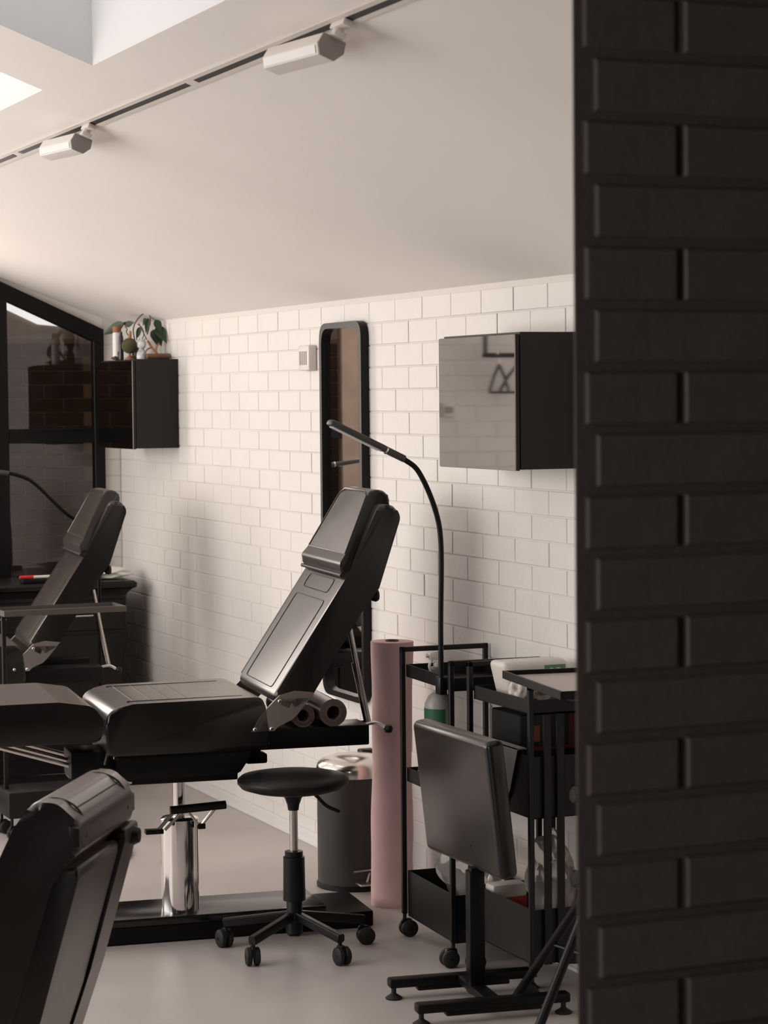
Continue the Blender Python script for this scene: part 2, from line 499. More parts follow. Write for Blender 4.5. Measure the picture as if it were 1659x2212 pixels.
w8 = empty('window_8', (XL, (PY0+PYW)/2, 0)); struct(w8, 'added unseen window opening that brightens the bed leather')  # made-up opening around the added light for the leather highlights
bm = B()
for (a, b) in (((-.03, -.365, .92), (.03, -.335, 2.545)), ((-.03, .335, .92), (.03, .365, 2.545)), ((-.03, -.335, .92), (.04, .335, .95)), ((-.03, -.335, 2.52), (.03, .335, 2.545)), ((-.06, -.365, .92), (-.05, .365, 2.545))): box(bm, a, b)
obj('window_frame', bm, 'white_trim', w8, smooth=False)
# --- neighbouring room seen through the glass
XN = -12.4
bm = B(); box(bm, (XN-0.1, -3.2, -0.05), (XN, 0.6, 1.985))
wall_n = struct(obj('wall_far', bm, 'neighbour_mortar', smooth=False), 'dark red brick wall seen through the glass partition')
me_n = brick_mesh('brick', 0.2245-0.008, 0.0757-0.008, 0.006, 0.002, 'neighbour_brick')
stuff = B(); row = 0; z = 0.0
while z < 1.93:
    y = -3.2 + (0.11 if row % 2 else 0.0)
    while y < 0.35:
        if -0.75 < y < 0.05 and z > 0.75:
            link_mesh('brick', me_n, wall_n, (XN, y, z), rot=(0, 0, PI/2))
        else: brick_into(stuff, face_x(XN, y, z), 0.2165, 0.0677, 0.006, 0.002)
        y += 0.2245
    z += 0.0757; row += 1
o = obj('brickwork', stuff, 'neighbour_brick', wall_n, smooth=False); o['kind'] = 'stuff'
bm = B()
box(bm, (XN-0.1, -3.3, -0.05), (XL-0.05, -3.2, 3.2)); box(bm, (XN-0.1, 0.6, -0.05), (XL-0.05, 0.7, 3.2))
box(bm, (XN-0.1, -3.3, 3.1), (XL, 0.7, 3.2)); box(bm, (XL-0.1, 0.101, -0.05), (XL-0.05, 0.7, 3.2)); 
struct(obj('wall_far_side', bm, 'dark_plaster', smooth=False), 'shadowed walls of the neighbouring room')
# its plain upper wall and a long high window
bm = B(); box(bm, (XN-0.1, -3.2, 1.985), (XN, 0.6, 3.15))
struct(obj('wall_far_upper', bm, 'timber', smooth=False), 'plain warm plaster above the dark brick wall')
bm = B()
wv = [(0.30, 2.05), (0.30, 2.30), (-0.60, 2.45), (-0.60, 2.40), (-0.05, 2.150), (0.135, 2.065)]
prism(bm, wv, XN+0.001, XN+0.012); wn = struct(obj('window_9', bm, 'sky_pane', None, smooth=False), 'bright sliver of a roof window beyond the glass partition')
# closing strip above the partition
bm = B()
prism(bm, [(PY1, zt(PY1)), (PY0, zt(PY0)), (PY0, 3.1), (PY1, 3.1)], XL-0.06, XL-0.001); box(bm, (XL-0.06, PYW, 2.545), (XL-0.001, PY0, 3.1))
struct(obj('wall_over_partition', bm, 'ceiling_paint', smooth=False), 'plaster strip above the glass partition')

# ------------------------------------------------------------------ treatment beds
def make_bed(name, loc, yaw, dz, label):
    """local y = head direction, local x = side nearest the door; dz = hydraulic height offset"""
    root = empty(name, loc, -math.radians(yaw)); tag(root, label, 'tattoo bed', 'black adjustable tattoo beds')
    Z = lambda z: z + dz
    W2 = 0.25
    # seat cushion
    seat_p = fillet([(-0.262, Z(0.60)), (-0.262, Z(0.735)), (-0.18, Z(0.753)), (0.215, Z(0.757)), (0.235, Z(0.60))], [0.02, 0.055, 0.04, 0.03, 0.02])
    bm = B(); prism(bm, seat_p, -W2, W2, 0.011, 4); seat = obj('seat', bm, 'leather', root, angle=60)
    bm = B()
    for k in range(6):
        y = -0.17 + 0.055*k
        tube(bm, [(-0.19, y, Z(0.7535)), (0.19, y, Z(0.7535))], 0.0016, 6)
    for sx in (-0.19, 0.19):
        tube(bm, [(sx, -0.19, Z(0.753)), (sx, 0.16, Z(0.7555))], 0.0022, 6)
    obj('stitching', bm, 'leather_seam', seat)
    # black skirt under the seat
    bm = B(); prism(bm, fillet([(-0.232, Z(0.60)), (-0.225, Z(0.528)), (-0.19, Z(0.52)), (0.14, Z(0.528)), (0.19, Z(0.60))], 0.012), -0.235, 0.235, 0.006, 2)
    obj('seat_frame', bm, 'black_metal', root)
    # leg cushion
    leg_p = fillet([(-1.02, Z(0.655)), (-1.02, Z(0.74)), (-0.95, Z(0.765)), (-0.40, Z(0.768)), (-0.30, Z(0.752)), (-0.268, Z(0.71)), (-0.275, Z(0.645))], [0.02, 0.04, 0.04, 0.05, 0.05, 0.03, 0.02])
    bm = B(); prism(bm, leg_p, -W2, W2, 0.011, 4); obj('leg_rest', bm, 'leather', root, angle=60)
    bm = B(); box(bm, (-0.19, -0.98, Z(0.635)), (0.19, -0.30, Z(0.657)), 0.004)
    obj('leg_rest_board', bm, 'brown_cloth', root)
    # back cushion (wedge)
    back_p = fillet([(0.236, Z(0.745)), (0.484, Z(1.122)), (0.585, Z(1.325)), (0.635, Z(1.322)), (0.652, Z(1.285)), (0.576, Z(1.071)), (0.518, Z(0.996)), (0.360, Z(0.748)), (0.30, Z(0.715))],
                    [0.035, 0.05, 0.03, 0.03, 0.035, 0.03, 0.05, 0.03, 0.02])
    bm = B(); prism(bm, back_p, -W2, W2, 0.018, 4, taper=lambda y, z: 1.0 - 0.10*max(0, (z-Z(1.1))/0.25))
    back = obj('backrest', bm, 'leather', root, angle=60)
    # seams on the front of the back cushion
    F0, F1 = Vector((0, 0.236, Z(0.745))), Vector((0, 0.484, Z(1.122)))
    d = (F1-F0).normalized(); nrm = Vector((0, -d.z, d.y))
    def on_back(x, t): return Vector((x, 0, 0)) + F0 + d*(t*(F1-F0).length) + nrm*0.0006
    bm = B()
    def loop(x0, x1, t0, t1, r=0.0016):
        Lb = (F1-F0).length
        fl = fillet([(x0, t0*Lb), (x1, t0*Lb), (x1, t1*Lb), (x0, t1*Lb)], 0.018, 4)
        pts = [on_back(a, b/Lb) for a, b in fl + fl[:1]]
        tube(bm, pts, r, 6)
    loop(-0.15, 0.15, 0.82, 0.925)
    loop(-0.175, 0.175, 0.08, 0.76)
    obj('stitching', bm, 'leather_seam', back)
    # headrest
    head_p = fillet([(0.462, Z(1.112)), (0.456, Z(1.150)), (0.478, Z(1.178)), (0.574, Z(1.366)), (0.622, Z(1.366)), (0.640, Z(1.335)), (0.520, Z(1.122))], [0.012, 0.016, 0.02, 0.03, 0.03, 0.025, 0.012])
    bm = B(); prism(bm, head_p, -0.243, 0.243, 0.016, 3, taper=lambda y, z: 1.0 - 0.36*max(0.0, min(1.0, (z-Z(1.14))/0.226)))
    head = obj('headrest', bm, 'leather', root, angle=60)
    # piping round the headrest face
    bm = B()
    def hp(x, t):
        y = 0.4775 + (0.574-0.4775)*t; z = Z(1.178 + (1.366-1.178)*t)
        return Vector((x*(1-0.36*max(0, (z-Z(1.14))/0.226)), y-0.0005, z))
    pts = [hp(-0.238, 0.0), hp(-0.238, 0.5), hp(-0.235, 0.9), hp(-0.18, 0.985), hp(0.18, 0.985), hp(0.235, 0.9), hp(0.238, 0.5), hp(0.238, 0.0), hp(0.0, 0.0), hp(-0.238, 0.0)]
    tube(bm, pts, 0.0025, 6)
    obj('piping', bm, 'leather', head)
    bm = B(); tube(bm, [(-0.245, 0.460, Z(1.113)), (0.245, 0.460, Z(1.113))], 0.006, 8)
    obj('piping', bm, 'leather_seam', head)
    # headrest knob behind the back
    bm = B(); lathe(bm, [(0.0, 0), (0.016, 0.002), (0.02, 0.01), (0.016, 0.024), (0.008, 0.03), (0.008, 0.06)], 16, T(0.19, 0.592, Z(1.045)) @ Rx(math.radians(-90)) @ Rx(PI))
    obj('knob', bm, 'black_plastic', root)
    # back support arms and bar
    bm = B(); box(bm, (0.10, 0.15, Z(0.594)), (0.235, 0.545, Z(0.656)), 0.004)
    box(bm, (-0.235, 0.15, Z(0.594)), (-0.10, 0.545, Z(0.656)), 0.004)
    box(bm, (-0.12, 0.18, Z(0.60)), (0.12, 0.53, Z(0.625)), 0.003)
    obj('back_support', bm, 'black_metal', root)
    bm = B(); box(bm, (0.02, 0.10, Z(0.552)), (0.20, 0.215, Z(0.60)), 0.004); box(bm, (0.14, 0.17, Z(0.548)), (0.2, 0.235, Z(0.578)), 0.006)
    obj('hinge_block', bm, 'black_metal', root)
    # steel sector plates at the hinge
    for sx, nm in ((0.244, 0), (-0.25, 1)):
        pl = [(0.172, Z(0.652)), (0.20, Z(0.70)), (0.264, Z(0.762)), (0.31, Z(0.772)), (0.372, Z(0.764)), (0.318, Z(0.70)), (0.30, Z(0.683)), (0.256, Z(0.665)), (0.245, Z(0.652))]
        bm = B(); prism(bm, pl, sx, sx+0.006, 0.001, 1)
        p = obj('hinge_plate', bm, 'steel', root, smooth=False)
        for (y, z) in ((0.262, Z(0.742)), (0.185, Z(0.66)), (0.236, Z(0.66))):
            bm = B(); lathe(bm, [(0.006, 0), (0.006, 0.004), (0.004, 0.006), (0, 0.006)], 10, T(sx+0.006 if nm == 0 else sx, y, z) @ Ry(PI/2 if nm == 0 else -PI/2))
            obj('bolt', bm, 'chrome', p)
    # gas strut and handle lever
    bm = B(); tube(bm, [(0.0, 0.545, Z(0.95)), (0.02, 0.60, Z(0.63))], 0.009, 12); tube(bm, [(0.0, 0.565, Z(0.82)), (0.02, 0.60, Z(0.63))], 0.012, 12)
    obj('gas_strut', bm, 'steel', root)
    bm = B(); tube(bm, [(0.0, 0.54, Z(0.95)), (0.0, 0.50, Z(0.965))], 0.012, 8); obj('strut_mount', bm, 'black_metal', root)
    bm = B(); tube(bm, [(0.02, 0.602, Z(0.63)), (0.02, 0.52, Z(0.622))], 0.010, 8)
    obj('strut_mount', bm, 'black_metal', root)
    bm = B(); tube(bm, arc([(0.20, 0.535, Z(0.650)), (0.20, 0.575, Z(0.655)), (0.21, 0.605, Z(0.640))], 5), 0.006, 10)
    lever = obj('lever', bm, 'chrome', root)
    bm = B(); lathe(bm, [(0, -0.014), (0.011, -0.01), (0.015, 0), (0.011, 0.01), (0, 0.014)], 16, T(0.212, 0.612, Z(0.636)))
    obj('knob', bm, 'black_plastic', lever)
    # leg support rods
    for (sx, yo) in ((0.14, 0.0), (0.10, 0.03), (-0.14, 0.0)):
        bm = B(); tube(bm, [(sx, -0.60+yo, Z(0.64)), (sx, -0.17+yo, Z(0.505))], 0.007, 8)
        obj('support_rod', bm, 'steel', root)
    bm = B(); tube(bm, [(0.235, -0.245, Z(0.66)), (0.235, -0.265, Z(0.575))], 0.004, 8); tube(bm, [(0.20, -0.235, Z(0.655)), (0.20, -0.232, Z(0.585))], 0.004, 8)
    obj('spring', bm, 'chrome', root)
    bm = B(); box(bm, (0.05, -0.36, Z(0.53)), (0.20, -0.225, Z(0.61)), 0.004); obj('motor_box', bm, 'black_metal', root)
    # under frame
    bm = B(); box(bm, (-0.12, -0.20, Z(0.49)), (0.12, 0.16, Z(0.525)), 0.004); obj('top_plate', bm, 'black_metal', root)
    # hydraulic column
    bm = B(); lathe(bm, [(0.0, 0.30), (0.019, 0.30), (0.019, Z(0.50)), (0, Z(0.50))], 24); obj('piston', bm, 'chrome', root)
    bm = B(); lathe(bm, [(0.0, 0.076), (0.0585, 0.078), (0.0585, 0.360), (0.052, 0.366), (0.03, 0.368), (0.0, 0.368)], 40); obj('pump_cylinder', bm, 'chrome', root)
    # pump pedal
    bm = B(); tube(bm, [(0.09, -0.045, 0.402), (0.09, 0.127, 0.410)], 0.0130, 14)
    ped = obj('pump_pedal', bm, 'black_plastic', root)
    bm = B(); tube(bm, [(0.09, -0.03, 0.402), (0.10, -0.085, 0.345)], 0.006, 8); tube(bm, [(0.105, -0.018, 0.392), (0.105, -0.065, 0.346)], 0.005, 8); obj('pedal_arm', bm, 'steel', ped)
    bm = B(); tube(bm, [(0.085, 0.10, 0.405), (0.06, 0.055, 0.345)], 0.005, 8); tube(bm, [(0.065, 0.02, 0.385), (0.06, 0.05, 0.345)], 0.004, 8)
    obj('pedal_arm', bm, 'steel', ped)
    bm = B(); box(bm, (0.085, -0.125, 0.336), (0.115, -0.070, 0.350), 0.002); obj('pedal_bracket', bm, 'black_metal', ped)
    bm = B(); box(bm, (0.045, 0.045, 0.335), (0.07, 0.068, 0.352), 0.002)
    obj('pedal_bracket', bm, 'black_metal', ped)
    # base
    bm = B(); box(bm, (-0.20, -0.62, 0.004), (0.10, 0.59, 0.052), 0.004)
    obj('base_frame', bm, 'black_metal', root)
    bm = B(); box(bm, (-0.165, -0.56, 0.052), (0.095, 0.44, 0.078), 0.003)
    obj('base_plate', bm, 'black_gloss', root)
    for (x, y) in ((-0.18, -0.6), (0.08, -0.6), (-0.18, 0.57), (0.08, 0.57)):
        bm = B(); lathe(bm, [(0, 0), (0.016, 0), (0.014, 0.008), (0, 0.008)], 12, T(x, y, 0.0)); obj('foot', bm, 'rubber', root)
    return root
bed1 = make_bed('tattoo_bed', (-6.765, -0.905, 0), 7, 0.0, 'black leather tattoo bed on a chrome column, raised back, in the middle')
bed2 = make_bed('tattoo_bed', (-9.337, -1.00, 0), 7, -0.085, 'black leather tattoo bed in the far corner beside the glass partition')

# two film rolls lying on the back support of the middle bed
def film_roll(loc, yaw, tilt, L, r, label):
    o = empty('film_roll', loc, yaw); tag(o, label, 'film roll', 'film rolls on the middle bed')
    bm = B(); M = Ry(PI/2+tilt)
    lathe(bm, [(r*0.62, -L/2), (r, -L/2), (r, L/2), (r*0.62, L/2)], 28, M, False, False); obj('film', bm, 'film_roll', o)
    bm = B(); lathe(bm, [(r*0.5, -L/2-0.004), (r*0.64, -L/2-0.004), (r*0.64, L/2+0.004), (r*0.5, L/2+0.004), (r*0.5, -L/2-0.004)], 24, M, False, False); obj('core', bm, 'card_core', o)
    return o
def bed_pt(x, y, z, O=(-6.765, -0.905), yaw=7):
    a = math.radians(yaw); return (O[0]+x*math.cos(a)+y*math.sin(a), O[1]-x*math.sin(a)+y*math.cos(a), z)
film_roll(bed_pt(0.075, 0.430, 0.6985), math.radians(-7), 0, 0.34, 0.042, 'plastic film roll on the bed frame, the one nearer the pink paper roll')
film_roll(bed_pt(0.065, 0.338, 0.6925), math.radians(-7), 0, 0.34, 0.036, 'plastic film roll on the bed frame, half behind the steel hinge plate')

# ------------------------------------------------------------------ foreground reclining chair (left)
ch = empty('reclining_chair', (-4.635, -1.82, 0), -math.radians(31.8))
tag(ch, 'dark leather reclining chair seen from behind, close at the lower left', 'chair')
cp = fillet([(0.012, 0.712), (0.012, 0.775), (-0.035, 0.815), (-0.088, 0.818), (-0.130, 0.760), (-0.172, 0.675), (-0.26, 0.47), (-0.40, 0.14), (-0.24, 0.06), (-0.135, 0.36), (-0.05, 0.640), (-0.015, 0.690)],
            [0.025, 0.04, 0.04, 0.04, 0.04, 0.06, 0.1, 0.03, 0.03, 0.1, 0.05, 0.03])
bm = B(); prism(bm, cp, -0.44, 0.0, 0.045, 5); cu = obj('backrest', bm, 'leather', ch, angle=60)
bm = B()
for xx in (-0.385, -0.055):
    tube(bm, arc([(xx, 0.012, 0.735), (xx, 0.0, 0.786), (xx, -0.035, 0.812), (xx, -0.08, 0.811), (xx, -0.125, 0.762), (xx, -0.17, 0.678), (xx, -0.25, 0.495)], 6), 0.0022, 6)
tube(bm, [(-0.385, -0.012, 0.7945), (-0.055, -0.012, 0.7945)], 0.0022, 6)
obj('piping', bm, 'leather_seam', cu)
sp = fillet([(0.016, 0.690), (-0.078, 0.359), (-0.18, 0.06), (-0.235, 0.06), (-0.145, 0.359), (-0.055, 0.66)], [0.02, 0.05, 0.02, 0.02, 0.05, 0.03])
bm = B(); prism(bm, sp, -0.318, -0.005, 0.012, 3); obj('back_shell', bm, 'leather', ch)
sp2 = [(y+0.012, z+0.022) for (y, z) in sp]
bm = B(); prism(bm, sp2, -0.445, -0.336, 0.016, 3); obj('back_shell_edge', bm, 'leather', ch)
bm = B(); lathe(bm, [(0, 0), (0.012, 0.0), (0.02, 0.006), (0.022, 0.016), (0.016, 0.028), (0, 0.03)], 16, T(-0.41, 0.003, 0.672) @ Rx(-PI/2)); obj('knob', bm, 'black_plastic', ch)
bm = B(); prism(bm, fillet([(-0.93, 0.40), (-0.93, 0.50), (-0.42, 0.50), (-0.33, 0.40)], 0.04), -0.44, 0.0, 0.03, 3); obj('seat', bm, 'leather', ch)
bm = B(); lathe(bm, [(0, 0.0), (0.27, 0.0), (0.27, 0.015), (0.06, 0.03), (0.05, 0.06), (0.05, 0.40), (0, 0.40)], 32, T(-0.22, -0.62, 0)); obj('base', bm, 'chrome', ch)
bm = B(); box(bm, (-0.3, -0.5, 0.34), (-0.14, -0.26, 0.4), 0.01); box(bm, (-0.3, -0.30, 0.2), (-0.14, -0.23, 0.38), 0.01); obj('back_bracket', bm, 'black_metal', ch)

# ------------------------------------------------------------------ stool
def caster(parent, loc, yaw=0.0, r=0.026, h=0.075, name='caster'):
    e = empty(name, loc, yaw); e.parent = parent
    for s in (-1, 1):
        bm = B(); lathe(bm, [(0, -0.009), (r*0.8, -0.009), (r, -0.005), (r, 0.005), (r*0.8, 0.009), (0, 0.009)], 20, T(s*0.012, 0.012, r) @ Ry(PI/2)); obj('wheel', bm, 'rubber', e)
    bm = B(); tube(bm, [(-0.022, 0.012, r), (0.022, 0.012, r)], 0.005, 8); tube(bm, [(0, 0, r*1.2), (0, 0, h)], 0.006, 8)
    prism(bm, fillet([(-0.012, r*1.05), (0.012+r*0.9, r*1.1), (0.012+r*0.3, r*2.12), (-0.010, r*2.12)], 0.006), -0.006, 0.006, 0.002, 1); obj('fork', bm, 'black_plastic', e)
    return e
st = empty('stool', (-6.406, -0.665, 0), math.radians(0)); tag(st, 'round black swivel stool on five casters in front of the middle bed', 'stool')
bm = B(); lathe(bm, [(0, 0.478), (0.06, 0.478), (0.12, 0.484), (0.155, 0.495), (0.166, 0.508), (0.166, 0.518), (0.155, 0.528), (0.11, 0.536), (0.0, 0.540)], 48); obj('seat', bm, 'leather_side', st, angle=60)
bm = B(); lathe(bm, [(0, 0.425), (0.016, 0.425), (0.018, 0.44), (0.026, 0.462), (0.045, 0.478), (0, 0.479)], 24); obj('seat_socket', bm, 'black_plastic', st)
bm = B(); lathe(bm, [(0, 0.28), (0.0125, 0.28), (0.0125, 0.44), (0, 0.44)], 20); obj('gas_column', bm, 'steel', st)
bm = B(); lathe(bm, [(0, 0.155), (0.034, 0.155), (0.033, 0.20), (0.032, 0.285), (0.027, 0.287), (0.027, 0.302), (0.0, 0.304)], 24); obj('column_cover', bm, 'black_plastic', st)
bm = B(); lathe(bm, [(0, 0.055), (0.024, 0.055), (0.024, 0.15), (0.02, 0.16), (0, 0.16)], 24); obj('hub', bm, 'black_plastic', st)
bm = B(); tube(bm, arc([(-0.02, 0.06, 0.478), (-0.02, 0.085, 0.455), (-0.02, 0.115, 0.425), (-0.02, 0.155, 0.405)], 5), 0.0055, 8); obj('height_lever', bm, 'black_plastic', st)
for k in range(5):
    ang = math.radians(17 + 72*k)
    dx, dy = math.cos(ang), math.sin(ang)
    bm = B()
    M = Rz(math.atan2(dy, dx))
    prism(bm, fillet([(-0.013, 0.0), (0.013, 0.0), (0.011, 0.026), (-0.011, 0.026)], 0.005), 0.0, 0.222, 0.002, 1, M=M @ T(0, 0, 0.098) @ Ry(math.radians(9)))
    obj('leg', bm, 'black_plastic', st)
    caster(st, (dx*0.215, dy*0.215, 0), random.uniform(-2, 2), 0.027, 0.078)

# ------------------------------------------------------------------ pink paper roll, bin
bm = B(); n = 40; prof = []
for k in range(n+1):
    z = 0.86*k/n; prof.append((0.0665 + 0.0022*math.sin(z*9.0) + 0.0012*math.sin(z*23+1), z))
pr = empty('paper_roll', (-6.872, -0.150, 0.0)); pr.rotation_euler = (math.radians(-0.6), 0, 0)
tag(pr, 'tall pink couch paper roll standing upright beside the bin', 'paper roll')
lathe(bm, [(0.022, 0.002)] + prof + [(0.022, 0.86)], 40, None, False, False); obj('paper', bm, 'pink_paper', pr, angle=60)
bm = B(); lathe(bm, [(0.016, 0.0), (0.022, 0.0), (0.022, 0.864), (0.016, 0.864), (0.016, 0.0)], 24, None, False, False); obj('core', bm, 'card_core', pr)

bn = empty('pedal_bin', (-7.205, -0.145, 0)); tag(bn, 'dark grey pedal bin with a polished steel lid against the wall', 'bin')
bm = B(); lathe(bm, [(0, 0.012), (0.122, 0.012), (0.124, 0.02), (0.124, 0.375), (0.120, 0.38), (0, 0.38)], 48); obj('body', bm, 'bin_grey', bn)
bm = B(); lathe(bm, [(0, 0.0), (0.128, 0.0), (0.128, 0.014), (0.122, 0.018), (0, 0.018)], 48); obj('base_ring', bm, 'black_plastic', bn)
bm = B(); lathe(bm, [(0, 0.378), (0.126, 0.378), (0.127, 0.40), (0.122, 0.418), (0.108, 0.432), (0.075, 0.442), (0.0, 0.447)], 48); lid = obj('lid', bm, 'steel_lid', bn, angle=60)
bm = B(); box(bm, (-0.115, 0.06, 0.41), (-0.07, 0.115, 0.445), 0.006); obj('hinge', bm, 'black_plastic', lid)
bm = B(); box(bm, (0.095, -0.045, 0.026), (0.165, 0.005, 0.034), 0.003); tube(bm, [(0.13, -0.055, 0.072), (0.13, 0.055, 0.075)], 0.004, 8); tube(bm, [(0.115, 0.01, 0.072), (0.135, -0.01, 0.034)], 0.004, 8); obj('pedal', bm, 'steel', bn)

# ------------------------------------------------------------------ trolleys
def make_cart(name, loc, lx, ly, label, shelves, top=0.89, slats=0, near_top=None):
    """lx by ly footprint, origin at its corner (min x, min y)"""
    root = empty(name, loc); tag(root, label, 'trolley', 'black metal trolleys')
    r = 0.0075
    top_far = top
    for x in (0.0, lx):
        bm = B(); top = near_top if (x > 0 and near_top) else top_far
        for (a, b) in (((x-r, -r, 0.07), (x+r, r, top)), ((x-r, ly-r, 0.07), (x+r, ly+r, top)), ((x-r, -r, top-2*r), (x+r, ly+r, top))):
            box(bm, a, b, 0.002, 1)
        obj('end_frame', bm, 'cart_metal', root)
    for (z0, z1) in shelves:
        bm = B(); t = 0.0025; i = r+0.001
        box(bm, (i, i, z0), (lx-i, ly-i, z0+t))
        box(bm, (i, i, z0), (lx-i, i+t, z1)); box(bm, (i, ly-i-t, z0), (lx-i, ly-i, z1))
        box(bm, (i, i, z0), (i+t, ly-i, z1)); box(bm, (lx-i-t, i, z0), (lx-i, ly-i, z1))
        obj('shelf', bm, 'cart_metal', root, smooth=False)
    for (x, y) in ((0, 0), (lx, 0), (0, ly), (lx, ly)):
        caster(root, (x, y, 0), 0.0 if (x+y) < 0.3 else PI, 0.026, 0.09)
    for k in range(slats):
        y = 0.050 + 0.040*k
        bm = B(); box(bm, (lx-0.004, y-0.011, shelves[-1][0]), (lx+0.004, y+0.011, shelves[0][0]), 0.001, 1); obj('slat', bm, 'cart_metal', root, smooth=False)
    return root
cartA = make_cart('trolley', (-6.44, -0.292, 0), 0.41, 0.272, 'black three tier trolley holding the bottles, beside the pink roll', [(0.80, 0.838), (0.48, 0.522), (0.065, 0.205)])
cartB = make_cart('trolley', (-5.966, -0.288, 0), 0.385, 0.262, 'black trolley with slatted end and wipes on top, beside the dark wall', [(0.787, 0.825), (0.50, 0.67), (0.10, 0.25)], 0.893, 2, 0.868)
cartA.rotation_euler[2] = math.radians(-3.5)
cartC = empty('instrument_table', (-8.56, -0.80, 0)); tag(cartC, 'narrow instrument table with a side post in front of the far bed', 'table')
bm = B(); box(bm, (-0.09, -0.225, 0.846), (0.09, 0.24, 0.853), 0.002, 1); tt = obj('tray', bm, 'dark_tray', cartC)
bm = B()
for (a, b) in (((-0.094, -0.229, 0.845), (-0.09, 0.244, 0.866)), ((0.09, -0.229, 0.845), (0.094, 0.244, 0.866)), ((-0.09, -0.229, 0.845), (0.09, -0.225, 0.866)), ((-0.09, 0.24, 0.845), (0.09, 0.244, 0.866))): box(bm, a, b)
obj('tray_rim', bm, 'dark_tray', tt, smooth=False)
bm = B(); box(bm, (-0.008, -0.218, 0.10), (0.008, -0.202, 0.846), 0.002, 1); obj('post', bm, 'cart_metal', cartC)
bm = B(); box(bm, (-0.10, -0.225, 0.085), (0.10, 0.12, 0.185), 0.006, 2); obj('base', bm, 'cart_metal', cartC)
for (x, y) in ((-0.08, -0.21), (0.08, -0.21), (-0.08, 0.10), (0.08, 0.10)): caster(cartC, (x, y, 0), 0.3, 0.026, 0.09)

# ------------------------------------------------------------------ wall cabinets
def wall_cabinet(x0, x1, z0, z1, depth, label):
    o = empty('wall_cabinet', ((x0+x1)/2, 0, z0)); tag(o, label, 'cabinet', 'black wall cabinets')
    w = (x1-x0)/2; h = z1-z0; t = 0.016
    bm = B()
    box(bm, (-w, -depth+0.018, 0), (-w+t, -0.004, h), 0.001, 1); box(bm, (w-t, -depth+0.018, 0), (w, -0.004, h), 0.001, 1)
    box(bm, (-w+t, -depth+0.018, 0), (w-t, -0.004, t)); box(bm, (-w+t, -depth+0.018, h-t), (w-t, -0.004, h)); box(bm, (-w+t, -0.012, t), (w-t, -0.004, h-t))
    obj('body', bm, 'cabinet_black', o, smooth=False)
    bm = B(); box(bm, (-w, -depth+0.0035, -0.003), (w, -depth+0.015, h-0.006), 0.001, 1); d = obj('door', bm, 'cabinet_black', o, smooth=False)
    bm = B(); box(bm, (-w+0.001, -depth, -0.002), (w-0.001, -depth+0.0035, h-0.007)); obj('mirror_panel', bm, 'smoked_mirror', d, smooth=False)
    return o
wall_cabinet(-6.335, -5.822, 1.443, 1.829, 0.21, 'black wall cabinet with a smoked mirror door beside the dark wall')
wall_cabinet(-10.02, -9.495, 1.441, 1.822, 0.21, 'black wall cabinet in the corner carrying the trailing plant')

# ------------------------------------------------------------------ tall rounded mirror and intercom box
mr = empty('wall_mirror', (-7.568, 0, 0.585)); tag(mr, 'tall black framed mirror with rounded corners on the brick wall', 'mirror')
def rounded_rect(w, h, r, seg=6):
    return fillet([(-w/2, 0), (w/2, 0), (w/2, h), (-w/2, h)], r, seg)
outer = rounded_rect(0.392, 1.33, 0.06); inner = [(y*0.352/0.392, 0.02+z*(1.29/1.33)) for y, z in outer]
bm = B()
MM = Matrix(((0, 1, 0, 0), (1, 0, 0, 0), (0, 0, 1, 0), (0, 0, 0, 1)))
def ringsolid(bm, A, Bp, y0, y1):
    n = len(A)
    v = [[bm.verts.new((x, y, z)) for x, z in P] for P, y in ((A, y0), (A, y1), (Bp, y1), (Bp, y0))]
    for p, q in ((0, 1), (1, 2), (2, 3), (3, 0)):
        for k in range(n): bm.faces.new((v[p][k], v[p][(k+1) % n], v[q][(k+1) % n], v[q][k]))
ringsolid(bm, outer, inner, -0.005, -0.034)
obj('frame', bm, 'black_metal', mr)
bm = B(); vs = [bm.verts.new((x, -0.016, z)) for x, z in inner]; bm.faces.new(vs); vb = [bm.verts.new((x, -0.008, z)) for x, z in inner]; bm.faces.new(vb)
for k in range(len(inner)): bm.faces.new((vs[k], vs[(k+1) % len(inner)], vb[(k+1) % len(inner)], vb[k]))
obj('glass', bm, 'mirror_glass', mr, smooth=False)

iv = empty('intercom_box', (-7.92, 0, 1.75)); tag(iv, 'small white slotted wall box half hidden behind the tall mirror', 'wall box')
bm = B(); box(bm, (-0.055, -0.035, 0), (0.055, -0.003, 0.092), 0.006); obj('body', bm, 'lamp_white', iv)
for k in range(4):
    bm = B(); box(bm, (-0.035+0.02*k, -0.037, 0.02), (-0.027+0.02*k, -0.035, 0.07)); obj('slot', bm, 'lamp_grey', iv, smooth=False)

# ------------------------------------------------------------------ gooseneck lamps
def gooseneck(loc, pts, head_dir, L, label, base_z):
    o = empty('gooseneck_lamp', loc); tag(o, label, 'lamp', 'gooseneck bar lamps')
    bm = B(); tube(bm, arc(pts, 8), 0.0078, 12); obj('neck', bm, 'black_metal', o)
    e = Vector(pts[-1]); d = Vector(head_dir).normalized()
    bm = B(); tube(bm, [e-d*0.005, e+d*0.055], 0.0105, 14); obj('collar', bm, 'lamp_head', o)
    bm = B(); tube(bm, [e+d*0.054, e+d*0.060], 0.0118, 14); obj('ring', bm, 'chrome', o)
    q = d.to_track_quat('X', 'Z').to_matrix().to_4x4(); q.translation = e
    bm = B(); box(bm, (0.060, -0.021, -0.009), (L, 0.021, 0.009), 0.007, 3, q); h = obj('lamp_head', bm, 'lamp_head', o)
    bm = B(); box(bm, (0.075, -0.016, -0.0115), (L-0.012, 0.016, -0.0088), 0.001, 1, q); obj('diffuser', bm, 'diffuser', h)
    return o
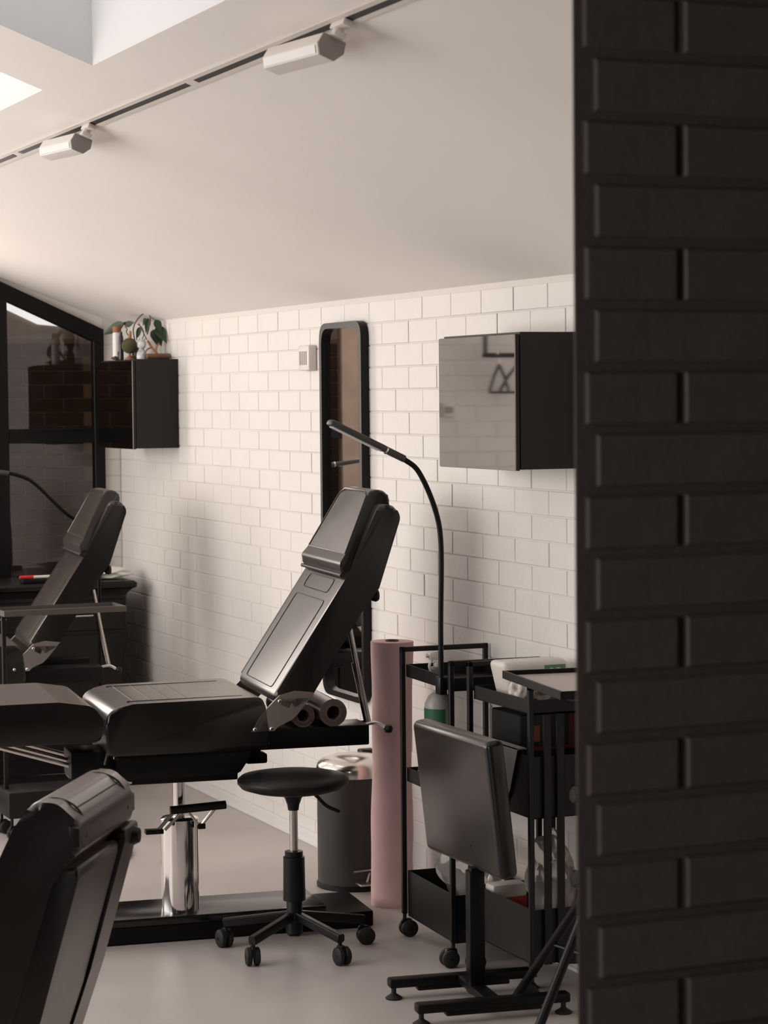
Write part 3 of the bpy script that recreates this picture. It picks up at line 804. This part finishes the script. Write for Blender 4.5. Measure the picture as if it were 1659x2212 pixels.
l1 = gooseneck((-6.08, -0.326, 0.79), [(0, 0, 0.0), (0, 0.0, 0.2), (0, 0.003, 0.428), (0, -0.015, 0.536), (0.0, -0.065, 0.644), (0, -0.115, 0.685)], (0.0, -0.224, 0.106), 0.25,
          'black gooseneck bar lamp clamped to the trolley beside the pink roll', 0.0)
bm = B(); box(bm, (-0.018, -0.012, -0.002), (0.018, 0.012, 0.05), 0.004); obj('clamp', bm, 'black_plastic', l1)
l2 = gooseneck((-9.60, -0.34, 0.0), [(0, 0.0, 0.02), (0, 0.0, 0.6), (0, 0.0, 1.0), (0, -0.03, 1.10), (0, -0.135, 1.165), (0, -0.275, 1.30), (0, -0.345, 1.335), (0, -0.39, 1.345)], (0.0, -0.235, 0.03), 0.25,
          'black gooseneck lamp on a floor stand beside the far bed', 0.0)
bm = B(); lathe(bm, [(0, 0), (0.1, 0), (0.1, 0.012), (0.03, 0.022), (0.014, 0.05), (0, 0.05)], 28); obj('base', bm, 'black_metal', l2)

# ------------------------------------------------------------------ padded arm rest on an H base
ar = empty('arm_rest', (-5.635, -0.432, 0), math.radians(-8)); tag(ar, 'black padded arm rest turned upright on a square post', 'arm rest')
bm = B(); box(bm, (-0.0215, -0.0215, 0.03), (0.0215, 0.0215, 0.366), 0.003); obj('post', bm, 'black_metal', ar)
bm = B(); box(bm, (-0.016, -0.016, 0.36), (0.016, 0.016, 0.375), 0.002); obj('inner_post', bm, 'black_metal', ar)
for (x, nm) in ((-0.115, 0), (0.16, 1)):
    bm = B(); box(bm, (x-0.02, -0.215, 0.032), (x+0.02, 0.21, 0.058), 0.006); box(bm, (x-0.016, -0.135, 0.02), (x+0.016, 0.13, 0.034), 0.004); f = obj('base_foot', bm, 'black_metal', ar)
    for y in (-0.20, 0.195):
        bm = B(); lathe(bm, [(0, 0), (0.022, 0), (0.024, 0.004), (0.012, 0.012), (0.007, 0.016), (0.007, 0.036), (0, 0.036)], 18, T(x, y, 0)); obj('leveller', bm, 'rubber', f)
bm = B(); box(bm, (-0.12, -0.022, 0.034), (0.165, 0.022, 0.056), 0.004); obj('base_bar', bm, 'black_metal', ar)
PM = T(-0.085, 0.016, 0.368) @ Rz(math.radians(8)) @ Rx(math.radians(6.5))
bm = B(); box(bm, (-0.245, -0.028, 0.0), (0.245, 0.028, 0.375), 0.018, 4, PM @ T(0, 0, 0)); pd = obj('pad', bm, 'leather', ar, angle=60)
bm = B(); box(bm, (-0.13, 0.024, 0.06), (0.13, 0.036, 0.30), 0.004, 1, PM); obj('pad_board', bm, 'black_metal', ar)
bm = B(); tube(bm, [(0.0, 0.0, 0.43), (-0.05, 0.03, 0.47)], 0.012, 10); obj('pivot', bm, 'black_metal', ar)
bm = B(); lathe(bm, [(0, 0), (0.018, 0), (0.022, 0.008), (0.018, 0.02), (0, 0.022)], 12, T(0.02, 0.03, 0.47) @ Rx(-PI/2)); obj('knob', bm, 'black_plastic', ar)

# ------------------------------------------------------------------ tripod tray stand (mostly behind the dark wall)
tp = empty('tray_stand', (-5.20, -0.285, 0)); tag(tp, 'tripod stand with a flat work tray, half hidden behind the dark wall', 'stand')
bm = B(); tube(bm, [(0, 0, 0.20), (0, 0, 0.88)], 0.013, 14); tube(bm, [(0, 0, 0.18), (0, 0, 0.62)], 0.017, 14); obj('pole', bm, 'black_metal', tp)
for (z, nm) in ((0.405, 0), (0.62, 1)):
    bm = B(); tube(bm, [(0, 0, z-0.028), (0, 0, z+0.028)], 0.026, 14); c = obj('collar', bm, 'black_plastic', tp)
    bm = B(); lathe(bm, [(0, 0.02), (0.006, 0.02), (0.006, 0.05), (0.012, 0.052), (0.022, 0.058), (0.024, 0.068), (0.018, 0.076), (0, 0.077)], 10, T(0, 0, z+0.012) @ Rx(PI/2)); obj('knob', bm, 'black_plastic', c)
feet = [(-0.36, -0.075), (-0.01, -0.185), (0.22, 0.19)]
for (fx, fy) in feet:
    bm = B(); tube(bm, [(fx*0.06, fy*0.06, 0.40), (fx, fy, 0.012)], 0.0125, 12)
    lg = obj('leg', bm, 'black_metal', tp)
    bm = B(); lathe(bm, [(0, -0.012), (0.015, -0.012), (0.016, 0.0), (0.014, 0.012), (0, 0.013)], 12, T(fx, fy, 0.012)); obj('rubber_foot', bm, 'rubber', lg)
    bm = B(); tube(bm, [(0, 0, 0.20), (fx*0.5, fy*0.5, 0.205)], 0.006, 8); obj('brace', bm, 'black_metal', tp)
bm = B(); box(bm, (-0.41, -0.115, 0.888), (0.05, 0.20, 0.894), 0.002, 1); tr = obj('tray', bm, 'tray_top', tp, rot=(0, 0, math.radians(-8)))
bm = B()
ringsolid2 = [(-0.415, -0.12), (0.055, -0.12), (0.055, 0.205), (-0.415, 0.205)]
for (a, b) in (((-0.417, -0.122, 0.885), (0.057, -0.115, 0.906)), ((-0.417, 0.20, 0.885), (0.057, 0.207, 0.906)), ((-0.417, -0.115, 0.885), (-0.41, 0.20, 0.906)), ((0.05, -0.115, 0.885), (0.057, 0.20, 0.906))): box(bm, a, b)
obj('tray_rim', bm, 'black_metal', tr, smooth=False)
bm = B(); box(bm, (-0.06, -0.06, 0.868), (0.05, 0.06, 0.888), 0.003); obj('tray_bracket', bm, 'black_metal', tp)

# ------------------------------------------------------------------ things on the trolleys
def bottle(name, loc, r, h, label, body_m, label_m=None, trigger=True, head_m='white_plastic'):
    o = empty(name, loc); tag(o, label, 'bottle')
    bm = B(); lathe(bm, [(0, 0), (r*0.94, 0), (r, 0.006), (r, h*0.80), (r*0.96, h*0.85), (r*0.72, h*0.92), (r*0.38, h*0.96), (r*0.36, h), (0, h)], 28); obj('body', bm, body_m, o)
    if label_m:
        bm = B(); lathe(bm, [(r+0.0006, h*0.50), (r+0.0006, h*0.80)], 36, None, False, False)
        bmesh.ops.delete(bm, geom=[v for v in bm.verts if v.co.y > r*0.05], context='VERTS'); obj('label', bm, label_m, o)
    bm = B(); lathe(bm, [(r*0.42, h-0.004), (r*0.44, h+0.008), (r*0.30, h+0.0115), (0, h+0.0115)], 20); obj('cap', bm, head_m, o)
    if trigger:
        bm = B(); prism(bm, fillet([(-0.020, h+0.018), (0.024, h+0.018), (0.024, h+0.036), (0.006, h+0.045), (-0.026, h+0.040)], 0.005), -0.009, 0.009, 0.003, 2)
        tube(bm, [(0, -0.022, h+0.032), (0, -0.034, h+0.032)], 0.006, 10); obj('spray_head', bm, head_m, o)
        bm = B(); tube(bm, arc([(0, -0.012, h+0.02), (0, -0.022, h+0.002), (0, -0.018, h-0.016)], 4), 0.0045, 8); obj('trigger', bm, head_m, o)
    return o
bottle('spray_bottle', (-6.385, -0.205, 0.8035), 0.020, 0.030, 'small pale spray bottle on the top shelf beside the gooseneck lamp', 'clear_plastic')
bottle('wash_bottle', (-6.29, -0.238, 0.4835), 0.045, 0.295, 'large grey bottle with a green label on the middle shelf beside the pink roll', 'grey_film', 'green_label', False)
bottle('ink_bottle', (-6.15, -0.235, 0.4835), 0.012, 0.10, 'small dark bottle on the middle shelf, left of the black box', 'dark_glass', None, False)
# black box with dark red print
bx = empty('product_box', (-5.83, -0.15, 0.5035)); tag(bx, 'black cardboard box with dark red print on the slatted trolley', 'box')
bm = B(); box(bm, (-0.085, -0.095, 0), (0.10, 0.085, 0.262), 0.003, 1); obj('carton', bm, 'black_plastic', bx, smooth=False)
bm = B(); box(bm, (0.1002, 0.055, 0.16), (0.1012, 0.083, 0.255)); box(bm, (0.1002, -0.06, 0.160), (0.1012, 0.055, 0.170)); obj('print', bm, 'dark_red', bx, smooth=False)
bm = B(); box(bm, (0.1003, -0.055, 0.185), (0.1013, -0.035, 0.23)); obj('print', bm, 'orange_print', bx, smooth=False)
# wipes packet with green panel and two rings
wp = empty('wipes_packet', (-5.86, -0.132, 0.7905)); wp.rotation_euler = (0, 0, math.radians(2)); tag(wp, 'white packet of wipes with a green printed end on the slatted trolley', 'packet')
bm = B(); box(bm, (-0.05, -0.110, 0.0), (0.05, 0.085, 0.112), 0.018, 4)
for v in bm.verts: v.co.z *= 1.0 + 0.03*math.sin(v.co.y*40) ; v.co.y += 0.02*(0.5-v.co.z/0.08)*(1 if v.co.y < -0.08 else 0)
obj('packet', bm, 'packet_white', wp, angle=60)
bm = B(); box(bm, (0.0497, 0.002, 0.060), (0.0512, 0.070, 0.100), 0.0005, 1); gp = obj('green_panel', bm, 'packet_green', wp, smooth=False)
for y in (0.024, 0.046):
    bm = B()
    pts = [(0.0518, y+0.0085*math.cos(2*PI*k/20), 0.081+0.0085*math.sin(2*PI*k/20)) for k in range(21)]
    tube(bm, pts, 0.0022, 6); obj('ring_mark', bm, 'packet_white', gp)
# crumpled film
def crumple(name, loc, size, m, label, cat, seed, flat=1.0):
    random.seed(seed)
    bm = B(); bmesh.ops.create_icosphere(bm, subdivisions=4, radius=1.0)
    dirs = [Vector((random.uniform(-1, 1), random.uniform(-1, 1), random.uniform(-1, 1))).normalized() for _ in range(16)]
    for v in bm.verts:
        n = v.co.normalized(); f = 1.0
        for i, d in enumerate(dirs): f += 0.10*math.sin(9*n.dot(d)+i)*(0.6 if i % 2 else 1.0)*abs(n.dot(d))
        v.co = Vector((n.x*size[0]*f, n.y*size[1]*f, n.z*size[2]*f))
    zmin = min(v.co.z for v in bm.verts)
    for v in bm.verts: v.co.z -= zmin
    o = obj(name, bm, m, None, angle=28, loc=loc); tag(o, label, cat); return o
crumple('film_sheet', (-5.760, -0.238, 0.7905), (0.032, 0.022, 0.035), 'packet_white', 'crumpled white film in front of the wipes packet', 'film', 3)
cu_ = crumple('towel', (-5.68, -0.16, 0.7905), (0.045, 0.055, 0.030), 'brown_cloth', 'folded brown cloth on the slatted trolley', 'cloth', 11)
crumple('plastic_bag', (-6.24, -0.16, 0.0685), (0.13, 0.085, 0.115), 'bag_plastic', 'clear plastic bag bulging from the lowest shelf of the bottle trolley', 'bag', 5)
crumple('plastic_bag', (-5.76, -0.14, 0.1035), (0.075, 0.065, 0.15), 'bag_plastic', 'clear plastic bag in the lowest shelf of the slatted trolley', 'bag', 8)
pk = empty('red_packet', (-5.92, -0.20, 0.1035)); tag(pk, 'red and white packet in the lowest shelf of the slatted trolley', 'packet')
bm = B(); box(bm, (-0.03, -0.055, 0), (0.03, 0.055, 0.155), 0.01, 2); obj('packet', bm, 'packet_white', pk)
bm = B(); box(bm, (-0.031, -0.056, 0.005), (0.0312, 0.0562, 0.125), 0.010, 2); obj('red_band', bm, 'packet_red', pk)
db = obj('storage_case', box(B(), (-0.10, -0.095, 0), (0.15, 0.115, 0.135), 0.012, 2), 'black_plastic', None, loc=(-5.86, -0.155, 0.4335)) if False else None
sm = empty('instrument_tin', (-6.36, -0.262, 0.4835)); tag(sm, 'small dark tin with a steel ring at the left end of the middle shelf', 'tin')
bm = B(); lathe(bm, [(0, 0), (0.016, 0), (0.016, 0.045), (0, 0.045)], 18); obj('tin', bm, 'black_plastic', sm)
bm = B(); lathe(bm, [(0.0165, 0.034), (0.0175, 0.036), (0.0165, 0.040)], 18, None, False, False); obj('ring', bm, 'chrome', sm)

gs = empty('paper_sheet', (-5.745, -0.288, 0.672)); tag(gs, 'grey paper sheet hanging over the side of the slatted trolley', 'sheet')
bm = B(); prism(bm, [(-0.0, 0.0), (0.0, 0.0)][:0] + [(-0.085, 0.012), (0.08, 0.012), (0.03, -0.11), (-0.01, -0.165), (-0.05, -0.10)], -0.002, 0.0, M=Matrix(((0, 1, 0, 0), (1, 0, 0, 0.004), (0, 0, 1, 0), (0, 0, 0, 1)))); obj('sheet', bm, 'grey_film', gs, smooth=False)
bm = B(); box(bm, (-0.085, 0.002, 0.008), (0.08, 0.03, 0.0115)); obj('fold', bm, 'grey_film', gs, smooth=False)
# ------------------------------------------------------------------ sideboard in the far corner
sb = empty('sideboard', (-10.14, -0.725, 0)); sb.scale = (1, 1, 1.05); tag(sb, 'black sideboard with a moulded top in the far corner', 'sideboard')
bm = B(); box(bm, (-0.21, -0.60, 0.04), (0.225, 0.60, 0.775), 0.003, 1); obj('body', bm, 'sideboard_black', sb, smooth=False)
bm = B(); box(bm, (-0.20, -0.59, 0.0), (0.21, 0.59, 0.04)); obj('plinth', bm, 'sideboard_black', sb, smooth=False)
prof = [(0.60, 0.745), (0.607, 0.757), (0.622, 0.772), (0.638, 0.780), (0.640, 0.797), (0.630, 0.806)]
bm = B(); rings = []
for (e, z) in prof:
    k = e-0.60
    rings.append([bm.verts.new(v) for v in ((-0.21, -0.60-k, z), (0.225+k, -0.60-k, z), (0.225+k, 0.60+k, z), (-0.21, 0.60+k, z))])
for a, b in zip(rings, rings[1:]):
    for k in range(4): bm.faces.new((a[k], a[(k+1) % 4], b[(k+1) % 4], b[k]))
bm.faces.new(rings[0][::-1]); bm.faces.new(rings[-1]); obj('top', bm, 'sideboard_black', sb, smooth=False)
for (y0, y1) in ((-0.58, -0.2), (-0.19, 0.19), (0.20, 0.58)):
    bm = B(); box(bm, (0.2255, y0, 0.60), (0.234, y1, 0.73), 0.003, 1); d = obj('drawer', bm, 'sideboard_black', sb, smooth=False)
    bm = B(); tube(bm, [(0.25, (y0+y1)/2-0.05, 0.665), (0.25, (y0+y1)/2+0.05, 0.665)], 0.004, 8)
    for e in (-0.04, 0.04): tube(bm, [(0.232, (y0+y1)/2+e, 0.665), (0.25, (y0+y1)/2+e, 0.665)], 0.003, 8)
    obj('handle', bm, 'steel', d)
    bm = B(); box(bm, (0.2255, y0, 0.07), (0.234, y1, 0.585), 0.003, 1); obj('door', bm, 'sideboard_black', sb, smooth=False)
crumple('towel', (-10.03, -0.19, 0.8470), (0.07, 0.12, 0.026), 'cloth_white', 'white folded towel on the end of the sideboard nearest the brick wall', 'towel', 21)
rp = empty('pen', (-9.95, -0.56, 0.8065)); tag(rp, 'red and white pen lying on the sideboard behind the far bed', 'pen')
PB = obj('pen_rest', box(B(), (-0.03, -0.09, 0), (0.03, 0.12, 0.02), 0.004), 'black_plastic', None, loc=(-9.96, -0.50, 0.8470)); tag(PB, 'low black box on the sideboard under the red pen', 'box')
rp.location = (-9.94, -0.54, 0.8675)
bm = B(); tube(bm, [(0, -0.06, 0.008), (0, 0.0, 0.008)], 0.008, 10); obj('cap', bm, 'red_pen', rp)
bm = B(); tube(bm, [(0, 0.0, 0.008), (0, 0.11, 0.008)], 0.0065, 10); obj('barrel', bm, 'cloth_white', rp)

# ------------------------------------------------------------------ ornaments and plant on the corner cabinet
ZT = 1.8225
vz = empty('glass_vase', (-9.86, -0.165, ZT)); tag(vz, 'tall milky white bottle with a cork on the corner cabinet', 'bottle')
bm = B(); lathe(bm, [(0, 0), (0.020, 0), (0.021, 0.004), (0.0205, 0.11), (0.019, 0.122), (0, 0.122)], 24); obj('body', bm, 'milk_glass', vz)
bm = B(); lathe(bm, [(0, 0.120), (0.018, 0.120), (0.020, 0.148), (0, 0.150)], 16); obj('cork', bm, 'cork', vz)
dv = obj('incense_bottle', lathe(B(), [(0, 0), (0.010, 0), (0.011, 0.004), (0.010, 0.10), (0.006, 0.115), (0.006, 0.125), (0, 0.125)], 18), 'dark_glass', None, loc=(-9.80, -0.165, ZT)); tag(dv, 'slim dark bottle between the white bottle and the mossy globe', 'bottle')
mg = empty('moss_globe', (-9.74, -0.145, ZT)); tag(mg, 'round mossy brown globe on a short wooden foot', 'ornament')
bm = B(); bmesh.ops.create_icosphere(bm, subdivisions=4, radius=0.034, matrix=T(0, 0, 0.062))
for v in bm.verts:
    c = v.co-Vector((0, 0, 0.062)); v.co = Vector((0, 0, 0.062)) + c*(1+0.05*math.sin(c.x*400)*math.sin(c.y*370)*math.sin(c.z*390+1))
obj('globe', bm, 'moss', mg)
bm = B(); lathe(bm, [(0, 0), (0.022, 0), (0.020, 0.006), (0.007, 0.012), (0.006, 0.03), (0.010, 0.036), (0, 0.036)], 18); obj('foot', bm, 'driftwood', mg)
bm = B(); tube(bm, arc([(0, 0, 0.09), (0.002, 0.003, 0.11), (0, 0.004, 0.125)], 3), 0.007, 10, radii=[0.009, 0.008, 0.0075, 0.007, 0.006, 0.006, 0.005]); obj('neck', bm, 'driftwood', mg)
fg = empty('figurine', (-9.66, -0.115, ZT)); tag(fg, 'small blue and white glazed figurine with a round head', 'figurine')
bm = B(); lathe(bm, [(0, 0), (0.021, 0), (0.023, 0.012), (0.021, 0.03), (0.013, 0.043), (0.010, 0.047), (0.017, 0.054), (0.020, 0.066), (0.018, 0.079), (0.010, 0.088), (0, 0.090)], 22); obj('body', bm, 'glazed', fg)
for s in (-1, 1):
    bm = B(); lathe(bm, [(0, -0.006), (0.006, -0.003), (0.007, 0.002), (0.003, 0.009), (0, 0.010)], 12, T(0.002, s*0.013, 0.089)); obj('ear', bm, 'glazed', fg)
dw = empty('driftwood', (-9.63, -0.075, ZT)); tag(dw, 'pale forked driftwood stick leaning behind the figurine', 'driftwood')
bm = B(); tube(bm, arc([(0.0, 0.035, 0.008), (0.0, 0.012, 0.035), (-0.004, -0.008, 0.062), (0, -0.022, 0.082)], 4), 0.005, 8, radii=None); obj('stick', bm, 'driftwood', dw)
bm = B(); tube(bm, arc([(0.0, 0.014, 0.033), (0.002, 0.018, 0.055), (0.004, 0.030, 0.070)], 4), 0.004, 8); obj('branch', bm, 'driftwood', dw)
bm = B(); tube(bm, arc([(-0.002, -0.004, 0.052), (0.0, -0.022, 0.045), (0, -0.03, 0.035)], 4), 0.0035, 8); obj('branch', bm, 'driftwood', dw)
bk = obj('bark_log', tube(B(), arc([(0, -0.055, 0.0125), (0, -0.01, 0.0130), (0.002, 0.045, 0.0135)], 5), 0.012, 12), 'bark', None, loc=(-9.60, -0.055, ZT)); tag(bk, 'short brown bark log lying flat on the corner cabinet', 'log')
b2 = crumple('wood_chip', (-9.79, -0.115, ZT), (0.018, 0.030, 0.009), 'bark', 'brown wood chips at the foot of the mossy globe', 'wood', 31)
b3 = crumple('wood_chip', (-9.83, -0.185, ZT), (0.010, 0.016, 0.008), 'bark', 'brown wood chip in front of the white bottle', 'wood', 33)
gb = crumple('moss_ball', (-9.825, -0.165, ZT+0.0165), (0.009, 0.009, 0.012), 'moss', 'tiny green moss ball on the wood chip', 'moss', 35)

pl = empty('trailing_plant', (-9.83, -0.085, ZT)); tag(pl, 'trailing plant with broad dark green leaves on the corner cabinet', 'plant')
def LP(px, py, ex=0.0):      # offsets across the cabinet top, in hundredths of the plant's spread
    d = px-283; return (d*0.00238+ex+0.03, d*0.00125-0.012, (772-py)/495.0)
bm = B(); lathe(bm, [(0, 0), (0.018, 0), (0.022, 0.02), (0.020, 0.05), (0.012, 0.062), (0.012, 0.072), (0.010, 0.072), (0.010, 0.06), (0, 0.01)], 20); obj('pot', bm, 'dark_glass', pl)
def stem(pts, r=0.0030):
    bm = B(); tube(bm, arc(pts, 6), r, 8); obj('stem', bm, 'stem', pl)
stem([(0, 0, 0.05), LP(277, 708), LP(284, 688), LP(296, 675), LP(306, 671), LP(316, 678), LP(315, 694), LP(309, 717)])
stem([(0, 0, 0.06), LP(262, 712), LP(263, 705), LP(258, 697)], 0.0022)
stem([LP(316, 679), LP(324, 684), LP(330, 688)], 0.0022)
stem([LP(287, 694), LP(297, 702), LP(301, 718), LP(292, 735)], 0.0022)
stem([LP(290, 692), LP(300, 712), LP(308, 728)], 0.0022)
def leaf(base, tip, w, up=(0.9, -0.35, 0.3), droop=0.006):
    b = Vector(base); t = Vector(tip); L = (t-b).length; d = (t-b)/L
    n = Vector(up); n = (n - d*n.dot(d)).normalized(); s = d.cross(n)
    bm = B(); N = 9; top = []; bot = []
    for k in range(N+1):
        u = k/N; ww = 1.2*w*math.sin(PI*min(1, u**0.75))*(1-0.25*u)+0.0004
        c = b + d*(L*u) - Vector((0, 0, droop*4*u*u*0.5))
        for lst, off in ((top, 0.0008), (bot, -0.0008)):
            lst.append([bm.verts.new(c + s*(ww*q) + n*(off + 0.18*ww*(abs(q)))) for q in (-1, -0.5, 0, 0.5, 1)])
    for G in (top, bot):
        for k in range(N):
            for q in range(4): bm.faces.new((G[k][q], G[k][q+1], G[k+1][q+1], G[k+1][q]))
    for k in range(N):
        for q in (0, 4): bm.faces.new((top[k][q], top[k+1][q], bot[k+1][q], bot[k][q]))
    for k in (0, N):
        for q in range(4): bm.faces.new((top[k][q], top[k][q+1], bot[k][q+1], bot[k][q]))
    obj('leaf', bm, 'leaf', pl, angle=80)
for a in ((LP(257, 692), LP(206, 709), 0.022), (LP(258, 696), LP(262, 682), 0.010), (LP(260, 697), LP(278, 684, 0.01), 0.013), (LP(313, 682), LP(303, 709, 0.02), 0.012), (LP(309, 683), LP(296, 692, 0.02), 0.010),
          (LP(293, 700), LP(281, 724, 0.02), 0.010), (LP(328, 686), LP(339, 712, 0.02), 0.015), (LP(331, 690), LP(343, 700), 0.012), (LP(331, 700), LP(349, 732, 0.03), 0.021), (LP(323, 707), LP(326, 737, 0.04), 0.018), (LP(330, 706), LP(338, 738, 0.02), 0.020)):
    leaf(*a)

# ------------------------------------------------------------------ track lighting in the ceiling
TY = -1.208; TZ = zc(TY); sl = math.atan(0.38)
trk = empty('light_track', (0, TY, TZ)); trk.rotation_euler = (-sl, 0, 0); tag(trk, 'white light track recessed along the sloping ceiling', 'light track')
bm = B()
for (a, b) in (((-10.3, -0.022, -0.005), (-2.75, -0.009, 0.0)), ((-10.3, 0.009, -0.005), (-2.75, 0.022, 0.0)), ((-10.3, -0.022, -0.001), (-2.75, 0.022, 0.004))): box(bm, a, b)
obj('channel', bm, 'lamp_white', trk, smooth=False)
for (x0, x1) in ((-10.2, -7.47), (-7.38, -5.65), (-5.60, -2.8)):
    bm = B(); box(bm, (x0, -0.0088, -0.0042), (x1, 0.0088, -0.0012)); obj('slot', bm, 'slot_dark', trk, smooth=False)
for x in (-7.425, -5.625):
    bm = B(); box(bm, (x-0.03, -0.0088, -0.0052), (x+0.03, 0.0088, -0.001)); obj('joiner', bm, 'lamp_white', trk, smooth=False)
def track_lamp(x, label):
    o = empty('track_lamp', (x, TY, TZ)); o.rotation_euler = (-sl, 0, 0); o.scale = (0.86, 0.82, 0.66); tag(o, label, 'track lamp', 'white track lamps')
    bm = B(); box(bm, (-0.045, -0.014, -0.030), (0.045, 0.014, -0.0085), 0.003); obj('adapter', bm, 'lamp_white', o)
    bm = B(); lathe(bm, [(0, -0.030), (0.015, -0.030), (0.015, -0.048), (0, -0.048)], 18, T(-0.01, 0, 0)); box(bm, (-0.03, -0.018, -0.062), (0.02, 0.018, -0.046), 0.003); obj('joint', bm, 'lamp_white', o)
    pr_ = [(-0.036, -0.060), (0.034, -0.060), (0.038, -0.098), (0.018, -0.132), (-0.028, -0.132), (-0.042, -0.100)]
    RM = T(-0.02, 0, 0) @ Rz(math.radians(4))
    bm = B(); prism(bm, fillet(pr_, 0.004, 3), -0.335, 0.0, 0.002, 1, M=RM); h = obj('housing', bm, 'lamp_white', o, angle=25)
    bm = B(); prism(bm, [(y*0.98, z*1.0+(-0.0)) for y, z in pr_], 0.0, 0.006, 0.001, 1, M=RM); obj('end_cap', bm, 'lamp_grey', h, smooth=False)
    bm = B(); prism(bm, [(-0.0405, -0.104), (-0.0305, -0.1285), (-0.0325, -0.1295), (-0.0425, -0.105)], -0.325, -0.01, 0, 1, M=RM); obj('diffuser', bm, 'white_trim', h, smooth=False)
    return o
track_lamp(-4.61, 'white box lamp on the ceiling track nearest the camera')
track_lamp(-6.58, 'white box lamp on the ceiling track further from the camera')

# ------------------------------------------------------------------ cable on the floor, clothes rail seen in the cabinet mirror
cb = obj('floor_cable', tube(B(), arc([(-7.9, -1.15, 0.005), (-7.85, -0.9, 0.005), (-7.95, -0.72, 0.005), (-8.2, -0.66, 0.005), (-8.35, -0.78, 0.005), (-8.2, -0.95, 0.005), (-8.0, -1.2, 0.005)], 8), 0.005, 8), 'cable'); tag(cb, 'black cable looped on the floor behind the middle bed', 'cable')
cr = empty('clothes_rail', (XL, -2.3, 0)); tag(cr, 'black pipe clothes rail on the white brick end wall', 'clothes rail')
bm = B(); tube(bm, [(0.008, -0.75, 1.85), (0.12, -0.75, 1.85)], 0.011, 10); tube(bm, [(0.12, -0.76, 1.85), (0.12, 0.072, 1.85)], 0.012, 10); tube(bm, [(0.12, 0.06, 1.84), (0.12, 0.06, 2.16)], 0.012, 10); tube(bm, [(0.008, 0.06, 2.16), (0.13, 0.06, 2.16)], 0.011, 10)
obj('pipe', bm, 'black_metal', cr)
for k, y in enumerate((-0.015, -0.115)):
    hg = empty('clothes_hanger', (XL+0.12, -2.3+y, 1.8625), math.radians(50+25*k)); tag(hg, ('dark hanger beside the upright end of the clothes rail', 'dark hanger in the middle of the clothes rail')[k], 'hanger', 'hangers on the clothes rail')
    bm = B(); tube(bm, arc([(0.02, 0, -0.01), (0.012, 0, 0.008), (-0.006, 0, 0.010), (-0.016, 0, -0.008), (0, 0, -0.03), (0, 0, -0.06)], 5), 0.004, 8); obj('hook', bm, 'steel', hg)
    bm = B(); tube(bm, arc([(0, 0, -0.06), (0.055, 0, -0.11), (0.11, 0, -0.18)], 4) + [Vector((0.11, 0, -0.195)), Vector((-0.11, 0, -0.195))] + arc([(-0.11, 0, -0.18), (-0.055, 0, -0.11), (0, 0, -0.06)], 4), 0.008, 8); obj('bar', bm, 'black_plastic', hg)
sw = empty('wall_switch', (XL+0.0045, -2.09, 1.55)); tag(sw, 'small pale wall switch on the white brick end wall', 'switch')
bm = B(); box(bm, (0, -0.035, 0), (0.012, 0.035, 0.07), 0.003); obj('plate', bm, 'lamp_white', sw)
bm = B(); box(bm, (0.012, -0.022, 0.02), (0.016, 0.022, 0.05), 0.001, 1); obj('rocker', bm, 'lamp_grey', sw)
